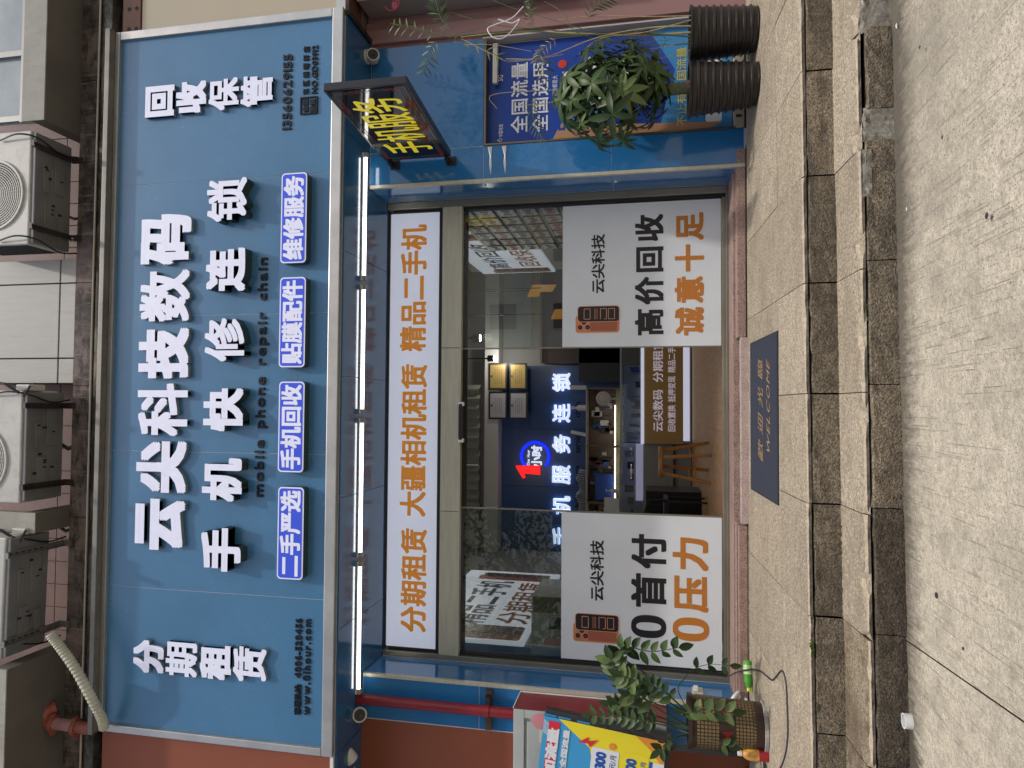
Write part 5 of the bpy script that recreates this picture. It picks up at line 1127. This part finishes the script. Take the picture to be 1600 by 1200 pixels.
T = [(xl+.018, yf+.018), (xr-.018, yf+.018), (xr-.018, yb-.018), (xl+.018, yb-.018)]; obj('mat_pile', MB().add([fz_(a, b, .009) for a, b in T]+[fz_(a, b, .013) for a, b in T], [(3,2,1,0),(4,5,6,7),(0,1,5,4),(1,2,6,5),(2,3,7,6),(3,0,4,7)]), MATM, dm)
OM = mat('mat_orange_letter', (.36, .23, .11), .9, nscale=90, namp=.5); Um = Vector((0, 1, PSL)).normalized()
write('歡迎光臨', (Vector((-.36, -.60, floor_z(-.60)+.0135)), Vector((1, 0, 0)), Um), .66, .155, OM, 0, .0, dm, 'character', per_char=True, gap=.35, italic=.25)
write('WELCOME', (Vector((-.30, -.80, floor_z(-.80)+.0135)), Vector((1, 0, 0)), Um), .58, .09, OM, 0, .0, dm, 'lettering', gap=.12, italic=.35)
# green bottle
gb = thing('drink_bottle', 'green tea bottle with lime cap lying by the sill', 'bottle', (-1.87, -.12, .42))
a, b = Vector((-1.80, -.10, .413)), Vector((-1.985, -.17, .413)); d = (b-a).normalized(); BG = mat('bottle_green', (.08, .36, .04), .25, nscale=8, namp=.3); 
obj('bottle_body', MB().tube([a, a+d*.01, a+d*.07, a+d*.075, a+d*.13, a+d*.16, a+d*.18], [.026, .031, .031, .028, .031, .022, .013], 18), BG, gb, smooth=True); obj('bottle_label', MB().tube([a+d*.03, a+d*.09], .0318, 18, False), mat('label_light_green', (.45, .62, .3), .4, nscale=20, namp=.5), gb, smooth=True)
obj('cap', MB().tube([a+d*.178, a+d*.20], .015, 14), mat('cap_lime', (.55, .75, .03), .35), gb)
# red drink bottle
rb_ = on_floor(1198, 1170); rz = floor_z(rb_.y)-.002; rd_ = thing('drink_bottle', 'small red and yellow drink bottle with white cap beside the patterned pot', 'bottle', (rb_.x, rb_.y-.05, rz))
c_ = (rb_.x-.015, rb_.y-.06, rz)
obj('bottle_body', MB().lathe([(.034, 0), (.037, .006), (.037, .095)], c_, 20), mat('bottle_red', (.42, .02, .03), .3), rd_, smooth=True); obj('bottle_label', MB().lathe([(.0375, .06), (.0375, .125), (.030, .14)], c_, 20), mat('label_orange', (.60, .30, .06), .4, nscale=20, namp=.5), rd_, smooth=True)
obj('bottle_neck', MB().lathe([(.030, .141), (.016, .158), (.016, .163)], c_, 20), MATS['label_orange'], rd_, smooth=True); obj('cap', MB().lathe([(.018, .1635), (.018, .185), (.016, .187)], c_, 16), WHITE, rd_, smooth=True)
tag(obj('pvc_pipe', MB().tube([on_floor(1162, 1076, .02)+Vector((0, .10, .03)), on_floor(1175, 1103, .0)+Vector((0, 0, .02))], .012, 12), WHITE, smooth=True), 'short white plastic pipe leaning between sill and patterned pot', 'pipe')
el = thing('pipe_stub', 'bent white plastic conduit stub coming out at the door frame foot', 'pipe', (-2.1, .1, .5))
obj('stub', MB().tube(bez([(-2.16, -.03, .54), (-2.12, -.06, .525), (-2.07, -.07, .50), (-2.05, -.05, .47)], 5), .014, 12), WHITE, el, smooth=True)
cb = [at(1137, 1058, .0), at(1152, 1050, -.05), on_floor(1175, 1046, .03), on_floor(1190, 1050, .008), on_floor(1205, 1062, .008), on_floor(1212, 1058, .008), on_floor(1222, 1048, .008), on_floor(1228, 1065, .008), on_floor(1230, 1100, .008), on_floor(1231, 1150, .008), on_floor(1224, 1190, .008), on_floor(1205, 1230, .008), on_floor(1200, 1290, .008)]
tag(obj('power_cable', MB().tube(bez(cb, 8), .0055, 8), mat('cable_dark', (.035, .03, .045), .5), smooth=True), 'dark power cable looping from the door frame across the landing', 'cable')
so_ = thing('wall_socket', 'cream wall socket with a plug on the left pier', 'socket', (-2.165, .2, .75)); 
obj('socket_plate', MB().box(-2.166, -2.155, .14, .26, .70, .78), mat('socket_cream', (.55, .52, .42), .5), so_, bevel=.003); obj('plug', MB().box(-2.154, -2.12, .17, .21, .735, .77), WHITE, so_, bevel=.006)
tp = st(1419, 1127); tr_ = thing('tape_roll', 'white tape roll lying on the street beside the lower step', 'tape roll', (tp.x, tp.y, sx(tp.x)))
obj('tape', MB().lathe([(.026, 0), (.026, .034), (.032, .034), (.032, 0), (.026, 0)], (tp.x, tp.y, sx(tp.x)+.001), 28, cap=False), WHITE, tr_, smooth=True)
# litter
oz = thing('price_board', 'orange and yellow price boards hanging behind the right glass pane', 'board', (1.3, 3.2, 1.9))
ORB = mat('board_orange_lit', (.62, .28, .02), .4, nscale=9, namp=.25, emit=.28)
for xa_, xb_, ya_, yb_ in ((828, 845, 466, 441), (846, 866, 458, 441), (864, 880, 500, 480)):
    fr, w_, h_ = fb(xa_, xb_, ya_, yb_, 3.2); obj('price_panel', MB().obox((fr[0].x, 3.02, fr[0].z), (w_, .35, 0), (-.01, .02, 0), (0, 0, h_)), ORB, oz); obj('hanger', MB().box(fr[0].x+w_/2-.004, fr[0].x+w_/2+.004, 3.20, 3.21, fr[0].z+h_+.001, 4.699), BLACK, oz)
LIT = [mat('paper_scrap', (.7, .7, .7), .7), mat('dry_leaf', (.38, .2, .07), .8), mat('tan_leaf', (.45, .33, .2), .8)]
def scrap(p, m, s, lab, cat):
    o = obj('litter' if cat == 'litter' else 'fallen_leaf', MB().add([p+Vector((a*s, b*s, c*s*.35+.003)) for a, b, c in ((-1, -.3, 0), (0, -.6, .3), (1, 0, 0), (.3, .5, .6), (-.6, .4, .2))], [(0, 1, 3, 4), (1, 2, 3)]), m); o.name = 'paper_scrap' if cat == 'litter' else 'fallen_leaf'; tag(o, lab, cat)
for x, y, s, lab in ((1402, 40, .014, 'white paper scrap on the street at the right end of the steps'), (1418, 326, .010, 'tiny white scrap on the street below the right poster')): scrap(st(x, y), LIT[0], s, lab, 'litter')
def on_t2(x, y):
    d = ray(x, y); t = (.158+.045*(CAM.y+1.575)-CAM.z)/(d.z-.045*d.y); return CAM+d*t
for x, y, s, m_, lab in ((1314, 935, .014, 2, 'pale dry leaf at the foot of the upper riser near the weeds'), (1316, 990, .017, 1, 'orange dry leaf at the foot of the upper riser'), (1320, 1190, .022, 1, 'reddish dry leaf on the lower step at the left edge'), (1296, 38, .02, 1, 'brown dry leaf on the lower step at the right edge')):
    scrap(on_t2(x, y)+Vector((0, -.01, .004)), LIT[m_], s, lab, 'leaf')
for x, y, s, m_, lab in ((1183, 948, .012, 2, 'tan leaf scrap lying by the granite sill'), (1258, 1155, .010, 0, 'small yellowish scrap on the landing left of the cable')):
    scrap(on_floor(x if x < 1250 else 1240, y, .003), LIT[m_], s, lab, 'leaf' if m_ else 'litter')
for x, y, r_ in ((1546, 337, .012), (1459, 930, .013), (1500, 1013, .007), (1445, 73, .008), (1478, 214, .008)):
    p = st(x, y); obj('gum_spot', MB().lathe([(r_, 0), (r_*.8, .0015)], (p.x, p.y, sx(p.x)+.0005), 9), mat('gum_black', (.03, .03, .032), .8), bpy.data.objects['street'])
# weeds in the joints: nobody could count the blades
GRN = mat('weed_green', (.07, .13, .03), .6); mb = MB(); rw_ = random.Random(5)
def tuft(p, n, s):
    for _ in range(n):
        a = rw_.uniform(0, 6.28); d = Vector((math.cos(a), math.sin(a)*.5-.2, rw_.uniform(.3, 1.2))).normalized(); q = p+Vector((rw_.uniform(-1, 1)*s*.8, rw_.uniform(-.3, .3)*s, 0)); L = s*rw_.uniform(.5, 1.2); sd = d.cross(Vector((0, 1, .3))).normalized()*L*.28
        mb.add([q, q+d*L*.5+sd, q+d*L, q+d*L*.5-sd], [(0, 1, 2, 3)])
for _ in range(60):
    X = rw_.uniform(-1.75, -.35) if rw_.random() < .8 else rw_.uniform(-.3, 1.6); tuft(Vector((X, fy1(X)-.004, .158)), 3, .010)
for x, y, s in ((1272, 1012, .03), (1281, 1103, .02)): q = at(x, y, fy1(-1.1)-.005); tuft(q, 26, s)
for _ in range(40): X = rw_.uniform(.12, .50); tuft(Vector((X, fy2(X)-.0, .118)), 4, .008)
o = obj('joint_weeds', mb, GRN); o['kind'] = 'stuff'

# ------------------------------------------------------------------ across the street (seen only as reflections)
ob = thing('opposite_building', 'pale apartment block across the street', 'building', (-6, -26, 0)); OBM = mat('opposite_wall', (.62, .58, .50), .8, nscale=1, namp=.1); OW = mat('opposite_window', (.05, .06, .07), .2)
obj('wall', MB().box(-26, 10, -32, -26, -.3, 17), OBM, ob)
wm = MB().box(-.6, .6, 0, .06, 0, 1.3).mesh('window'); wm.materials.append(OW); lm = MB().box(-1.4, 1.4, 0, .5, 0, .18).mesh('ledge'); lm.materials.append(mat('ledge_pale', (.5, .48, .44), .8))
for j in range(5):
    for i in range(11):
        put(wm, 'window', ob, Matrix.Translation((-24.5+i*3.2, -25.99, 1.2+j*3.1)))
    obj('balcony_band', MB().box(-26, 10, -25.98, -25.5, .4+j*3.1, .75+j*3.1), MATS['ledge_pale'], ob)
def tree(X, Y, H, lab):
    t = thing('street_tree', lab, 'tree', (X, Y, 0)); r_ = random.Random(int(X*10)); BK = mat('bark', (.12, .09, .065), .9, nscale=10, namp=.3); mb = MB(); lf = MB()
    mb.tube([(X, Y, -.1), (X+.1, Y, H*.3), (X, Y+.1, H*.6)], [.2, .15, .08], 8)
    for k in range(26):
        a = r_.uniform(0, 6.28); z0 = H*r_.uniform(.28, .6); p0 = Vector((X, Y, z0)); p1 = p0+Vector((math.cos(a), math.sin(a), r_.uniform(.3, .9)))*H*.2; p2 = p1+Vector((math.cos(a+r_.uniform(-.6, .6)), math.sin(a), r_.uniform(.1, .9)))*H*.18
        mb.tube([p0, p1, p2], [.06, .035, .012], 5)
        for c in (p1, p2, p1.lerp(p2, .5)):
            for _ in range(48):
                q = c+Vector((r_.gauss(0, 1), r_.gauss(0, 1), r_.gauss(0, .7)))*H*.065; d = Vector((r_.uniform(-1, 1), r_.uniform(-1, 1), r_.uniform(-1, .6)))*.13; e = d.orthogonal().normalized()*.05; lf.add([q, q+d*.5+e, q+d, q+d*.5-e], [(0, 1, 2, 3)])
    obj('trunk', mb, BK, t, smooth=True); obj('crown', lf, LF[1], t)
tree(-4.5, -10.5, 7.5, 'leafy street tree across the road on the left'); tree(8.6, -11, 7, 'leafy street tree across the road on the right')
